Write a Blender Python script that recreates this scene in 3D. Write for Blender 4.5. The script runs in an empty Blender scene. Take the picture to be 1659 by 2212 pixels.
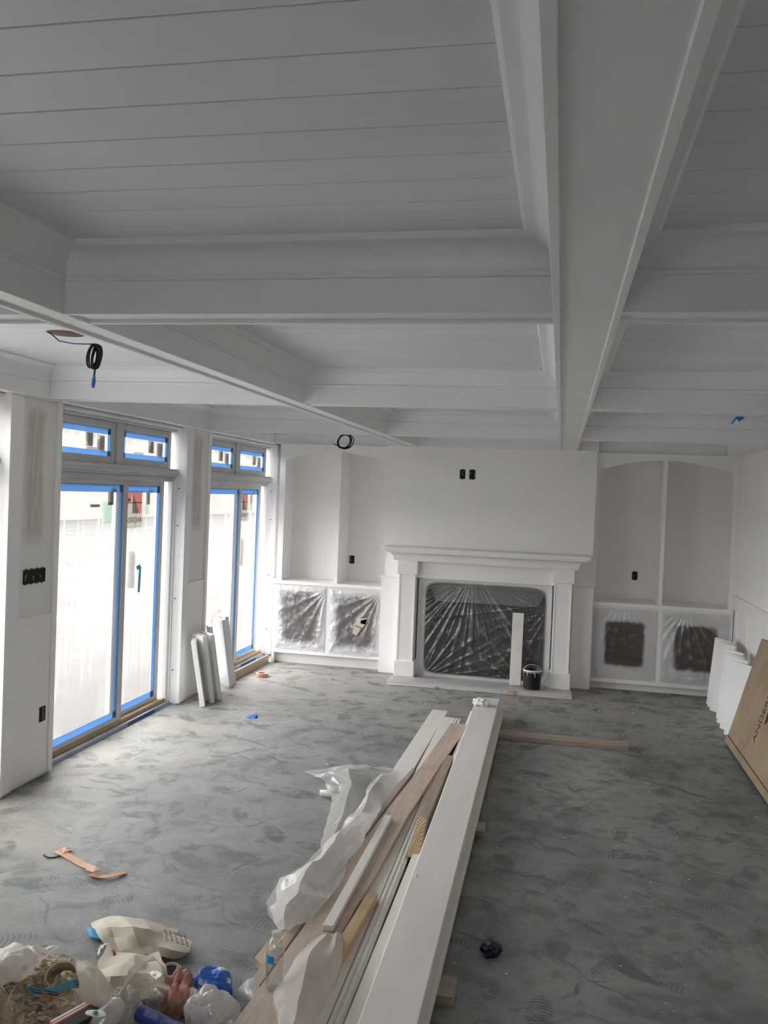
import bpy, math, random
from mathutils import Vector, Matrix, noise
from math import sin, cos, pi, radians, sqrt

# ------------------------------------------------------------------ camera, sky, exposure
SC = bpy.context.scene
COL = SC.collection
W_PX, H_PX, F_PX = 1659.0, 2212.0, 1859.73
CAM = Vector((0.0, 0.0, 1.9))
RT = Vector((0.9786, 0.2020, 0.0396)).normalized()
FW = Vector((-0.2013, 0.9793, -0.0218)).normalized()
UP = RT.cross(FW).normalized()
RT = FW.cross(UP).normalized()
cam_d = bpy.data.cameras.new('camera')
cam = bpy.data.objects.new('camera', cam_d)
COL.objects.link(cam)
m = Matrix((RT, UP, -FW)).transposed().to_4x4()
m.translation = CAM
cam.matrix_world = m
cam_d.sensor_fit = 'HORIZONTAL'
cam_d.sensor_width = 36.0
cam_d.lens = F_PX * 36.0 / W_PX
cam_d.clip_start = 0.05
cam_d.clip_end = 1500
SC.camera = cam

world = bpy.data.worlds.new('overcast_sky')
SC.world = world
world.use_nodes = True
wn = world.node_tree
bg = wn.nodes['Background']
bg.inputs['Color'].default_value = (0.975, 0.975, 0.98, 1)
bg.inputs['Strength'].default_value = 6.5

SC.view_settings.view_transform = 'Standard'
SC.view_settings.look = 'None'
SC.view_settings.gamma = 1.0
SC.view_settings.use_curve_mapping = False
SC.view_settings.exposure = 0.62
SC.cycles.use_denoising = True
SC.cycles.max_bounces = 10
SC.cycles.diffuse_bounces = 7
SC.cycles.glossy_bounces = 3
SC.cycles.transparent_max_bounces = 20
SC.cycles.sample_clamp_indirect = 40.0
SC.cycles.caustics_reflective = False
SC.cycles.caustics_refractive = False


def sky_portal(y0, y1, z0, z1, x, yaw=-90, y=None):
    """A portal at a wall opening: it emits nothing, it only guides the sampling of the sky."""
    ld = bpy.data.lights.new('sky_portal', 'AREA')
    ld.shape = 'RECTANGLE'
    ld.size = y1 - y0
    ld.size_y = z1 - z0
    ld.cycles.is_portal = True
    o = bpy.data.objects.new('sky_portal', ld)
    COL.objects.link(o)
    o.location = (x, (y0 + y1) / 2, (z0 + z1) / 2) if y is None else ((y0 + y1) / 2, y, (z0 + z1) / 2)
    o.rotation_euler = (radians(90), 0, radians(yaw))
    return o


DOORS = [(5.03, 6.92), (7.45, 9.34), (2.61, 4.50)]
for a_, b_ in DOORS:
    sky_portal(a_, b_, 0.0, 2.4, -3.50)
sky_portal(-1.6, -0.7, 0.9, 1.8, 0, 0, -3.36)      # opening added behind the camera to light beam faces and boards


# ------------------------------------------------------------------ picture point -> place on a real plane
def ray(px, py):
    return RT * ((px - W_PX / 2) / F_PX) + UP * (-(py - H_PX / 2) / F_PX) + FW


def onp(px, py, p, n):
    d = ray(px, py)
    n = Vector(n)
    return CAM + d * ((Vector(p) - CAM).dot(n) / d.dot(n))


def G(px, py, z=0.0):
    return onp(px, py, (0, 0, z), (0, 0, 1))


# ------------------------------------------------------------------ mesh helpers
WL = {}


def link(o, parent):
    COL.objects.link(o)
    if parent is not None:
        o.parent = parent


def thing(name, label, cat, loc=(0, 0, 0), group=None, kind=None):
    o = bpy.data.objects.new(name, None)
    o.empty_display_size = 0.1
    COL.objects.link(o)
    o.location = loc
    WL[o.name] = Vector(loc)
    o['label'] = label
    o['category'] = cat
    if group:
        o['group'] = group
    if kind:
        o['kind'] = kind
    return o


def tag(o, label=None, cat=None, group=None, kind=None):
    for k, v in (('label', label), ('category', cat), ('group', group), ('kind', kind)):
        if v:
            o[k] = v
    return o


class MB:
    def __init__(s):
        s.v, s.f, s.mi, s.fold = [], [], [], None

    def add(s, vs, fs, mi=0):
        b = len(s.v)
        s.v += [Vector(p) for p in vs]
        s.f += [tuple(i + b for i in f) for f in fs]
        s.mi += [mi] * len(fs)
        return s

    def box(s, x0, x1, y0, y1, z0, z1, mi=0):
        return s.hexa([(x0, y0, z0), (x1, y0, z0), (x1, y1, z0), (x0, y1, z0), (x0, y0, z1), (x1, y0, z1), (x1, y1, z1), (x0, y1, z1)], mi)

    def hexa(s, p, mi=0):
        return s.add(p, [(0, 3, 2, 1), (4, 5, 6, 7), (0, 1, 5, 4), (1, 2, 6, 5), (2, 3, 7, 6), (3, 0, 4, 7)], mi)

    def prism(s, pts, z0, z1, mi=0):
        """outline in plan, counter-clockwise"""
        n = len(pts)
        v = [(p[0], p[1], z0) for p in pts] + [(p[0], p[1], z1) for p in pts]
        f = [tuple(range(n - 1, -1, -1)), tuple(range(n, 2 * n))]
        f += [(i, (i + 1) % n, (i + 1) % n + n, i + n) for i in range(n)]
        return s.add(v, f, mi)

    def extrude(s, pts, d, mi=0, caps=True):
        """3D outline swept by vector d"""
        n = len(pts)
        d = Vector(d)
        v = [Vector(p) for p in pts] + [Vector(p) + d for p in pts]
        f = [(i, (i + 1) % n, (i + 1) % n + n, i + n) for i in range(n)]
        if caps:
            f += [tuple(range(n - 1, -1, -1)), tuple(range(n, 2 * n))]
        return s.add(v, f, mi)

    def slab(s, base, wdir, up, w, h, t, mi=0):
        """a board from one bottom corner"""
        wdir = Vector(wdir).normalized()
        up = Vector(up)
        n = wdir.cross(up).normalized()
        up = n.cross(wdir).normalized()
        b = Vector(base)
        a = [b, b + wdir * w, b + wdir * w + n * t, b + n * t]
        c = [q + up * h for q in a]
        zmin = min(q.z for q in a + c)
        sh = Vector((0, 0, base[2] - zmin))
        return s.hexa([q + sh for q in a + c], mi)

    def grid(s, rows, mi=0, wrap=False):
        nr, nc = len(rows), len(rows[0])
        v = [p for r in rows for p in r]
        f = []
        for i in range(nr - 1):
            for j in range(nc if wrap else nc - 1):
                k = (j + 1) % nc
                f.append((i * nc + j, i * nc + k, (i + 1) * nc + k, (i + 1) * nc + j))
        return s.add(v, f, mi)

    def tube(s, path, r, n=8, mi=0, caps=True):
        path = [Vector(p) for p in path]
        rr = r if isinstance(r, (list, tuple)) else [r] * len(path)
        rows = []
        t0 = None
        ref = Vector((0, 0, 1))
        for i, p in enumerate(path):
            t = (path[min(i + 1, len(path) - 1)] - path[max(i - 1, 0)]).normalized()
            if t0 is None:
                if abs(t.dot(ref)) > 0.9:
                    ref = Vector((1, 0, 0))
                u = t.cross(ref).normalized()
            else:
                u = (u - t * u.dot(t)).normalized()
            w = t.cross(u)
            t0 = t
            rows.append([p + (u * cos(2 * pi * k / n) + w * sin(2 * pi * k / n)) * rr[i] for k in range(n)])
        b = len(s.v)
        s.grid(rows, mi, wrap=True)
        if caps:
            nr = len(rows)
            s.f += [tuple(b + k for k in range(n - 1, -1, -1)), tuple(b + (nr - 1) * n + k for k in range(n))]
            s.mi += [mi, mi]
        return s

    def lathe(s, prof, c, axis=(0, 0, 1), n=20, mi=0):
        """prof: (radius, height along axis)"""
        ax = Vector(axis).normalized()
        ref = Vector((0, 0, 1)) if abs(ax.z) < 0.9 else Vector((1, 0, 0))
        u = ax.cross(ref).normalized()
        w = ax.cross(u)
        c = Vector(c)
        rows = [[c + ax * h + (u * cos(2 * pi * k / n) + w * sin(2 * pi * k / n)) * r for k in range(n)] for r, h in prof]
        return s.grid(rows, mi, wrap=True)

    def build(s, name, mats, parent=None, bevel=0.0, smooth=False, auto=None, seg=1, solid=0.0, bumps=False):
        vs = s.v
        lo = [min(p[i] for p in vs) for i in range(3)]
        hi = [max(p[i] for p in vs) for i in range(3)]
        base = Vector(((lo[0] + hi[0]) / 2, (lo[1] + hi[1]) / 2, lo[2]))
        me = bpy.data.meshes.new(name)
        me.from_pydata([tuple(p - base) for p in vs], [], s.f)
        if not isinstance(mats, (list, tuple)):
            mats = [mats]
        for mm in mats:
            me.materials.append(mm)
        if len(mats) > 1:
            me.polygons.foreach_set('material_index', s.mi)
        if smooth:
            me.polygons.foreach_set('use_smooth', [True] * len(me.polygons))
            if auto:
                me.set_sharp_from_angle(angle=radians(auto))
        if s.fold:
            at = me.attributes.new('fold', 'FLOAT', 'POINT')
            at.data.foreach_set('value', s.fold)
        me.update()
        o = bpy.data.objects.new(name, me)
        link(o, parent)
        o.location = base - (WL[parent.name] if parent is not None else Vector((0, 0, 0)))
        WL[o.name] = base
        if bevel:
            md = o.modifiers.new('edge', 'BEVEL')
            md.width = bevel
            md.segments = seg
            md.limit_method = 'ANGLE'
        if solid:
            md = o.modifiers.new('thickness', 'SOLIDIFY')
            md.thickness = solid
            md.offset = 0
        return o


def box(name, mat, x0, x1, y0, y1, z0, z1, parent=None, bevel=0.002):
    return MB().box(x0, x1, y0, y1, z0, z1).build(name, mat, parent, bevel)


def struct(o):
    o['kind'] = 'structure'
    return o


def facet(q, seed, n=6):
    """straight creases between flat facets, as crumpled paper folds"""
    R = random.Random(int(seed * 31) + 5)
    q = q + 0.25 * Vector((noise.noise(q), noise.noise(q + Vector((5, 0, 0))), 0))
    d = 0.0
    for i in range(n):
        v = Vector((R.uniform(-1, 1), R.uniform(-1, 1), R.uniform(-0.4, 0.4))).normalized()
        f = R.uniform(0.5, 1.5)
        t = q.dot(v) * f + R.random() * 7
        d += (abs((t % 1.0) - 0.5) * 4 - 1) / (0.7 + f)
    return d * 0.55


# ------------------------------------------------------------------ material helpers
def new_mat(name):
    mt = bpy.data.materials.new(name)
    mt.use_nodes = True
    nt = mt.node_tree
    nt.nodes.clear()
    out = nt.nodes.new('ShaderNodeOutputMaterial')
    return mt, nt, out


class N:
    """short node writer"""

    def __init__(s, nt):
        s.nt = nt

    def __call__(s, kind, **kw):
        n = s.nt.nodes.new('ShaderNode' + kind)
        for k, v in kw.items():
            if k.startswith('i_'):
                key = k[2:]
                s.put(n.inputs[int(key)] if key.isdigit() else n.inputs[key.replace('_', ' ')], v)
            else:
                setattr(n, k, v)
        return n

    def put(s, sock, v):
        if isinstance(v, bpy.types.NodeSocket):
            s.nt.links.new(v, sock)
        elif isinstance(v, bpy.types.Node):
            s.nt.links.new(v.outputs[0], sock)
        else:
            if sock.type == 'RGBA' and len(v) == 3:
                v = (*v, 1)
            sock.default_value = v

    def math(s, op, a, b=0.0, c=None, clamp=False):
        n = s('Math', operation=op, use_clamp=clamp)
        s.put(n.inputs[0], a)
        s.put(n.inputs[1], b)
        if c is not None:
            s.put(n.inputs[2], c)
        return n.outputs[0]

    def vmath(s, op, a, b=(0, 0, 0)):
        n = s('VectorMath', operation=op)
        s.put(n.inputs[0], a)
        s.put(n.inputs[1], b)
        return n.outputs[1] if op in ('LENGTH', 'DOT_PRODUCT', 'DISTANCE') else n.outputs[0]

    def mix(s, f, a, b):
        n = s('Mix', data_type='RGBA')
        s.put(n.inputs[0], f)
        s.put(n.inputs[6], a)
        s.put(n.inputs[7], b)
        return n.outputs[2]

    def ramp(s, f, stops):
        n = s('ValToRGB')
        el = n.color_ramp.elements
        while len(el) < len(stops):
            el.new(0.5)
        for e, (p, c) in zip(el, stops):
            e.position = p
            e.color = (*c, 1) if len(c) == 3 else c
        s.put(n.inputs[0], f)
        return n.outputs[0]

    def step(s, f, a, b, lo=0.0, hi=1.0):
        n = s('MapRange', interpolation_type='SMOOTHSTEP')
        for i, v in enumerate((f, a, b, lo, hi)):
            s.put(n.inputs[i], v)
        return n.outputs[0]

    def noise(s, vec, scale, detail=4.0, rough=0.55, dist=0.0):
        n = s('TexNoise')
        s.put(n.inputs['Vector'], vec)
        n.inputs['Scale'].default_value = scale
        n.inputs['Detail'].default_value = detail
        n.inputs['Roughness'].default_value = rough
        n.inputs['Distortion'].default_value = dist
        return n.outputs[0]

    def scaled(s, vec, sc):
        return s.vmath('MULTIPLY', vec, sc)


def paint(name, col, rough=0.5, var=0.06, scale=3.0, bump=0.03, bscale=60.0, stretch=(1, 1, 1), spec=0.4, col2=None):
    """painted, sawn or moulded solid with faint natural variation"""
    mt, nt, out = new_mat(name)
    n = N(nt)
    pos = n.scaled(n('NewGeometry').outputs['Position'], stretch)
    nz = n.noise(pos, scale, 5)
    c2 = col2 or tuple(max(0, c * (1 - 2.2 * var)) for c in col)
    c1 = tuple(min(1, c * (1 + var)) for c in col) if not col2 else col
    cc = n.ramp(nz, [(0.3, c1), (0.72, c2)])
    p = n('BsdfPrincipled', i_Base_Color=cc, i_Roughness=rough)
    p.inputs['Specular IOR Level'].default_value = spec
    if bump:
        b = n('Bump', i_Strength=bump, i_Distance=0.01, i_Height=n.noise(pos, bscale, 3))
        nt.links.new(b.outputs[0], p.inputs['Normal'])
    nt.links.new(p.outputs[0], out.inputs[0])
    return mt


def wood(name, c1, c2, along=1, rough=0.6, scale=9.0):
    st = [14.0, 14.0, 14.0]
    st[along] = 0.8
    mt, nt, out = new_mat(name)
    n = N(nt)
    pos = n('NewGeometry').outputs['Position']
    nz = n.noise(n.scaled(pos, tuple(st)), scale * 0.35, 6, 0.6, 0.6)
    blot = n.noise(pos, 6.0, 4)
    cc = n.mix(n.step(blot, 0.45, 0.75, 0, 0.6), n.ramp(nz, [(0.3, c1), (0.7, c2)]), tuple(x * 0.82 for x in c2))
    p = n('BsdfPrincipled', i_Base_Color=cc, i_Roughness=rough)
    b = n('Bump', i_Strength=0.12, i_Distance=0.004, i_Height=nz)
    nt.links.new(b.outputs[0], p.inputs['Normal'])
    nt.links.new(p.outputs[0], out.inputs[0])
    return mt


M = {}
M['white'] = paint('white_paint', (0.905, 0.89, 0.872), 0.42, 0.015, 2.0, 0.02)
M['wall'] = paint('wall_paint', (0.91, 0.893, 0.872), 0.6, 0.015, 1.5, 0.03, 90)
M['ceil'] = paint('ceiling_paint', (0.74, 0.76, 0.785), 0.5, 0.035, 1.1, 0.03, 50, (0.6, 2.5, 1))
M['beam'] = paint('beam_paint', (0.81, 0.81, 0.815), 0.45, 0.02, 2.0, 0.02)
M['door'] = paint('silhouette_grey_frame', (0.56, 0.565, 0.565), 0.5, 0.03, 3, 0.02)  # frames painted greyer to stand in for their backlit silhouette shade
M['primed'] = paint('primed_board', (0.80, 0.77, 0.72), 0.55, 0.04, 2.2, 0.04, 40, (3, 0.6, 3))
M['shelfwhite'] = paint('shelf_white', (0.84, 0.835, 0.82), 0.4, 0.02, 2)
M['pine'] = wood('pine_board', (0.64, 0.53, 0.44), (0.47, 0.36, 0.28))
M['pine_dusty'] = wood('dusty_pine', (0.50, 0.43, 0.36), (0.38, 0.31, 0.25))
M['stud'] = wood('stud_lumber', (0.44, 0.36, 0.29), (0.31, 0.25, 0.20))
M['studx'] = wood('stud_lumber_cross', (0.44, 0.37, 0.31), (0.31, 0.26, 0.215), along=0)
M['yellowpine'] = wood('yellow_pine', (0.58, 0.43, 0.26), (0.45, 0.31, 0.17))
M['rawstrip'] = wood('raw_strip', (0.60, 0.50, 0.38), (0.46, 0.36, 0.25))
M['kraft'] = paint('kraft_cardboard', (0.36, 0.265, 0.185), 0.8, 0.10, 3.5, 0.05, 30)
M['kraftdark'] = paint('kraft_crease', (0.10, 0.07, 0.05), 0.9)
M['ink'] = paint('printing_ink', (0.055, 0.045, 0.04), 0.8, 0.1)
M['black'] = paint('black_plastic', (0.012, 0.012, 0.014), 0.35)
M['cable'] = paint('black_cable', (0.012, 0.012, 0.013), 0.45)
M['dark'] = paint('dark_hollow', (0.02, 0.018, 0.017), 0.8)
M['grey_wire'] = paint('bare_wire', (0.35, 0.35, 0.36), 0.4)
M['sillpatch'] = paint('dark_blue_tape', (0.03, 0.10, 0.30), 0.6, 0.3, 12)
M['bluetape'] = paint('blue_tape', (0.045, 0.20, 0.62), 0.6, 0.08, 8)
M['palebluetape'] = paint('pale_blue_tape', (0.10, 0.42, 0.72), 0.6, 0.05, 8)
M['sillblue'] = paint('sill_blue_film', (0.24, 0.29, 0.38), 0.55, 0.2, 5, 0.02, 60, (1, 1, 1), 0.4, (0.46, 0.50, 0.56))
M['orangetape'] = paint('orange_tape', (0.62, 0.27, 0.13), 0.6, 0.08, 15)
M['orangepale'] = paint('pale_orange_tape', (0.66, 0.40, 0.29), 0.7, 0.06, 15)
M['firebox'] = paint('firebox_lining', (0.045, 0.038, 0.034), 0.7, 0.3, 6)
M['hood'] = paint('firebox_hood', (0.16, 0.16, 0.165), 0.5, 0.06, 4)
M['plybrown'] = paint('brown_plywood', (0.17, 0.085, 0.065), 0.7, 0.2, 4, 0.03, 30, (0.7, 1, 6))
M['stone'] = paint('surround_stone', (0.55, 0.55, 0.55), 0.5, 0.1, 3)
M['thresh'] = wood('threshold_wood', (0.42, 0.30, 0.17), (0.30, 0.20, 0.10))
M['paper'] = paint('masking_paper', (0.62, 0.565, 0.46), 0.75, 0.07, 5, 0.04, 30)
M['paperw'] = paint('white_paper', (0.80, 0.79, 0.75), 0.7, 0.05, 6, 0.04, 30)
M['rag'] = paint('pink_rag', (0.60, 0.31, 0.24), 0.85, 0.12, 12, 0.2, 90)
M['tubeblue'] = paint('blue_tube', (0.035, 0.065, 0.28), 0.35, 0.2, 9)
M['navy'] = paint('navy_plastic', (0.012, 0.013, 0.05), 0.3, 0.3, 30)
M['red'] = paint('red_print', (0.45, 0.05, 0.05), 0.5)
M['green'] = paint('green_print', (0.08, 0.30, 0.14), 0.5)
M['labelblue'] = paint('label_blue', (0.04, 0.30, 0.75), 0.4, 0.15, 60)
M['ringcard'] = paint('card_core', (0.42, 0.32, 0.22), 0.8)
M['steel'] = paint('galvanised_wire', (0.55, 0.55, 0.55), 0.3)
M['drip'] = paint('paint_drips', (0.8, 0.8, 0.78), 0.4)


def film_mat(name, trans=0.5, tint=(1, 1, 1), haze=(0.9, 0.9, 0.9), gloss=0.06, bump=0.3, bscale=18.0, through=0.5, stretch=(1, 1, 1), rough=0.18, foldhaze=None):
    """thin polythene: part clear, part milky; milky part scatters to both sides"""
    mt, nt, out = new_mat(name)
    n = N(nt)
    pos = n.scaled(n('NewGeometry').outputs['Position'], stretch)
    hgt = n.noise(pos, bscale, 4, 0.6, 0.8)
    b = n('Bump', i_Strength=bump, i_Distance=0.01, i_Height=hgt)
    tr = n('BsdfTransparent', i_Color=tint)
    tl = n('BsdfTranslucent', i_Color=haze)
    df = n('BsdfDiffuse', i_Color=haze)
    fold = n('Attribute', attribute_name='fold').outputs['Fac']
    if foldhaze:
        nt.links.new(n.mix(fold, haze, foldhaze), tl.inputs['Color'])
    gl = n('BsdfGlossy', i_Color=(1, 1, 1), i_Roughness=rough)
    for q in (tl, df, gl):
        nt.links.new(b.outputs[0], q.inputs['Normal'])
    milk = n('MixShader', i_0=through)
    nt.links.new(df.outputs[0], milk.inputs[1])
    nt.links.new(tl.outputs[0], milk.inputs[2])
    a = n('MixShader', i_0=n.math('ADD', 1 - trans, n.math('MULTIPLY', fold, trans * 0.8), clamp=True))
    nt.links.new(tr.outputs[0], a.inputs[1])
    nt.links.new(milk.outputs[0], a.inputs[2])
    e = n('MixShader', i_0=gloss)
    nt.links.new(a.outputs[0], e.inputs[1])
    nt.links.new(gl.outputs[0], e.inputs[2])
    nt.links.new(e.outputs[0], out.inputs[0])
    return mt, nt, n, a


M['winfilm'] = film_mat('window_film', 0.90, (1, 1, 1), (0.60, 0.60, 0.595), 0.02, 0.25, 9, 0.97, (1, 1, 0.25), 0.18, (0.26, 0.24, 0.22))[0]
M['winfilm_spread'] = film_mat('light_spreading_film', 0.12, (1, 1, 1), (0.97, 0.97, 0.96), 0.02, 0.25, 9, 0.97)[0]  # film of the unseen door made milkier to brighten the main beam
M['sticker'] = film_mat('grey_sticker', 0.0, (1, 1, 1), (0.16, 0.155, 0.15), 0.01, 0.1, 20, 0.9)[0]
M['stickerpale'] = film_mat('pale_sticker', 0.0, (1, 1, 1), (0.40, 0.385, 0.36), 0.01, 0.1, 20, 0.9)[0]
M['stickerred'] = film_mat('sign_red', 0.0, (1, 1, 1), (0.40, 0.22, 0.19), 0.01, 0.1, 20, 0.9)[0]
M['stickergreen'] = film_mat('sticker_green', 0.0, (1, 1, 1), (0.40, 0.47, 0.42), 0.01, 0.1, 20, 0.9)[0]
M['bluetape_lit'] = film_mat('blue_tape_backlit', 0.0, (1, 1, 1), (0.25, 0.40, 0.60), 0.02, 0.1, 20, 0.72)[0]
M['plastic'] = film_mat('polythene_sheet', 0.55, (0.97, 0.97, 0.96), (0.80, 0.79, 0.77), 0.10, 0.35, 14, 0.35)[0]
M['plasticwhite'] = film_mat('milky_polythene', 0.26, (1, 1, 1), (0.80, 0.775, 0.75), 0.07, 0.3, 18, 0.3)[0]
M['palepaper'] = film_mat('pale_thin_paper', 0.14, (1, 0.98, 0.95), (0.72, 0.685, 0.63), 0.03, 0.15, 20, 0.3)[0]
M['paperthin'] = film_mat('thin_masking_paper', 0.15, (1, 0.97, 0.9), (0.66, 0.61, 0.53), 0.02, 0.15, 20, 0.3)[0]


def masked_film(name, bump, bscale, stretch, edge, soft, clear, haze=0.86, wave=0.0):
    """clear film with white overspray along its taped border (a real coat, fixed to the sheet)"""
    mt, nt, n, mixn = film_mat(name, clear, (0.96, 0.96, 0.96), (haze, haze, haze * 1.01), 0.06, bump, bscale, 0.25, stretch, 0.22)
    gen = n('TexCoord').outputs['Generated']
    sep = n('SeparateXYZ', i_0=gen)
    wob = n.noise(gen, 2.6, 3)
    du = n.math('ABSOLUTE', n.math('SUBTRACT', sep.outputs[0], 0.5))
    dv = n.math('ABSOLUTE', n.math('SUBTRACT', sep.outputs[2], 0.5))
    du4 = n.math('POWER', n.math('MULTIPLY', du, 2.0), 11.0)
    dv4 = n.math('POWER', n.math('MULTIPLY', dv, 2.0), 11.0)
    d = n.math('POWER', n.math('ADD', du4, dv4), 1 / 11.0)
    d = n.math('ADD', d, n.math('MULTIPLY', n.math('SUBTRACT', wob, 0.5), wave))
    fold = n('Attribute', attribute_name='fold').outputs['Fac']
    cover = n.step(d, edge, edge + soft, 1 - clear, 0.97)
    cover = n.math('MAXIMUM', cover, n.math('MULTIPLY', fold, 0.55))
    nt.links.new(cover, mixn.inputs[0])
    return mt


M['firefilm'] = masked_film('fireplace_film', 0.5, 7, (1, 1, 1), 0.90, 0.06, 0.94)
M['cabfilm_l'] = masked_film('cabinet_film_creased', 0.9, 16, (1, 1, 1), 0.62, 0.26, 0.80, 0.86, 0.5)
M['cabfilm_r'] = masked_film('cabinet_film_sprayed', 0.35, 12, (1.6, 1, 0.4), 0.55, 0.15, 0.92, 0.82, 0.14)


def glass_mat(name, clear=0.9, tint=(1, 1, 1), rough=0.03, pw=4.0, k=0.5):
    mt, nt, out = new_mat(name)
    n = N(nt)
    lw = n('LayerWeight', i_Blend=0.5)
    f = n.math('MULTIPLY', n.math('POWER', lw.outputs['Facing'], pw), k)
    f = n.math('ADD', f, 1 - clear, clamp=True)
    tr = n('BsdfTransparent', i_Color=tint)
    gl = n('BsdfGlossy', i_Roughness=rough)
    mx = n('MixShader', i_0=f)
    nt.links.new(tr.outputs[0], mx.inputs[1])
    nt.links.new(gl.outputs[0], mx.inputs[2])
    nt.links.new(mx.outputs[0], out.inputs[0])
    return mt


M['glass'] = glass_mat('window_glass', 0.98)
M['bottle'] = glass_mat('bottle_plastic', 0.96, (0.95, 0.955, 0.96), 0.05, 2.2, 0.75)
M['water'] = glass_mat('water', 0.985, (0.95, 0.965, 0.97), 0.02)


def wall_patch():
    """painted wall strip with a brown smear of bare filler down its middle"""
    mt, nt, out = new_mat('wall_with_filler_smear')
    n = N(nt)
    gen = n('TexCoord').outputs['Generated']
    sep = n('SeparateXYZ', i_0=gen)
    w = n.math('MULTIPLY', n.math('SUBTRACT', n.noise(n.scaled(gen, (1, 2, 9)), 1.0, 4), 0.5), 0.30)
    du = n.math('ABSOLUTE', n.math('ADD', n.math('SUBTRACT', sep.outputs[1], 0.40), w))
    side = n.step(du, 0.17, 0.36, 1, 0)
    hi = n.step(sep.outputs[2], 0.60, 0.67, 0, 1)
    top = n.step(sep.outputs[2], 0.95, 0.99, 1, 0)
    msk = n.math('MULTIPLY', n.math('MULTIPLY', side, hi), top)
    msk = n.math('MULTIPLY', msk, n.step(n.noise(gen, 9, 4), 0.25, 0.6, 0.35, 0.95))
    cc = n.mix(msk, (0.82, 0.815, 0.80), (0.56, 0.505, 0.45))
    p = n('BsdfPrincipled', i_Base_Color=cc, i_Roughness=0.6)
    nt.links.new(p.outputs[0], out.inputs[0])
    return mt


M['wallpatch'] = wall_patch()


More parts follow.
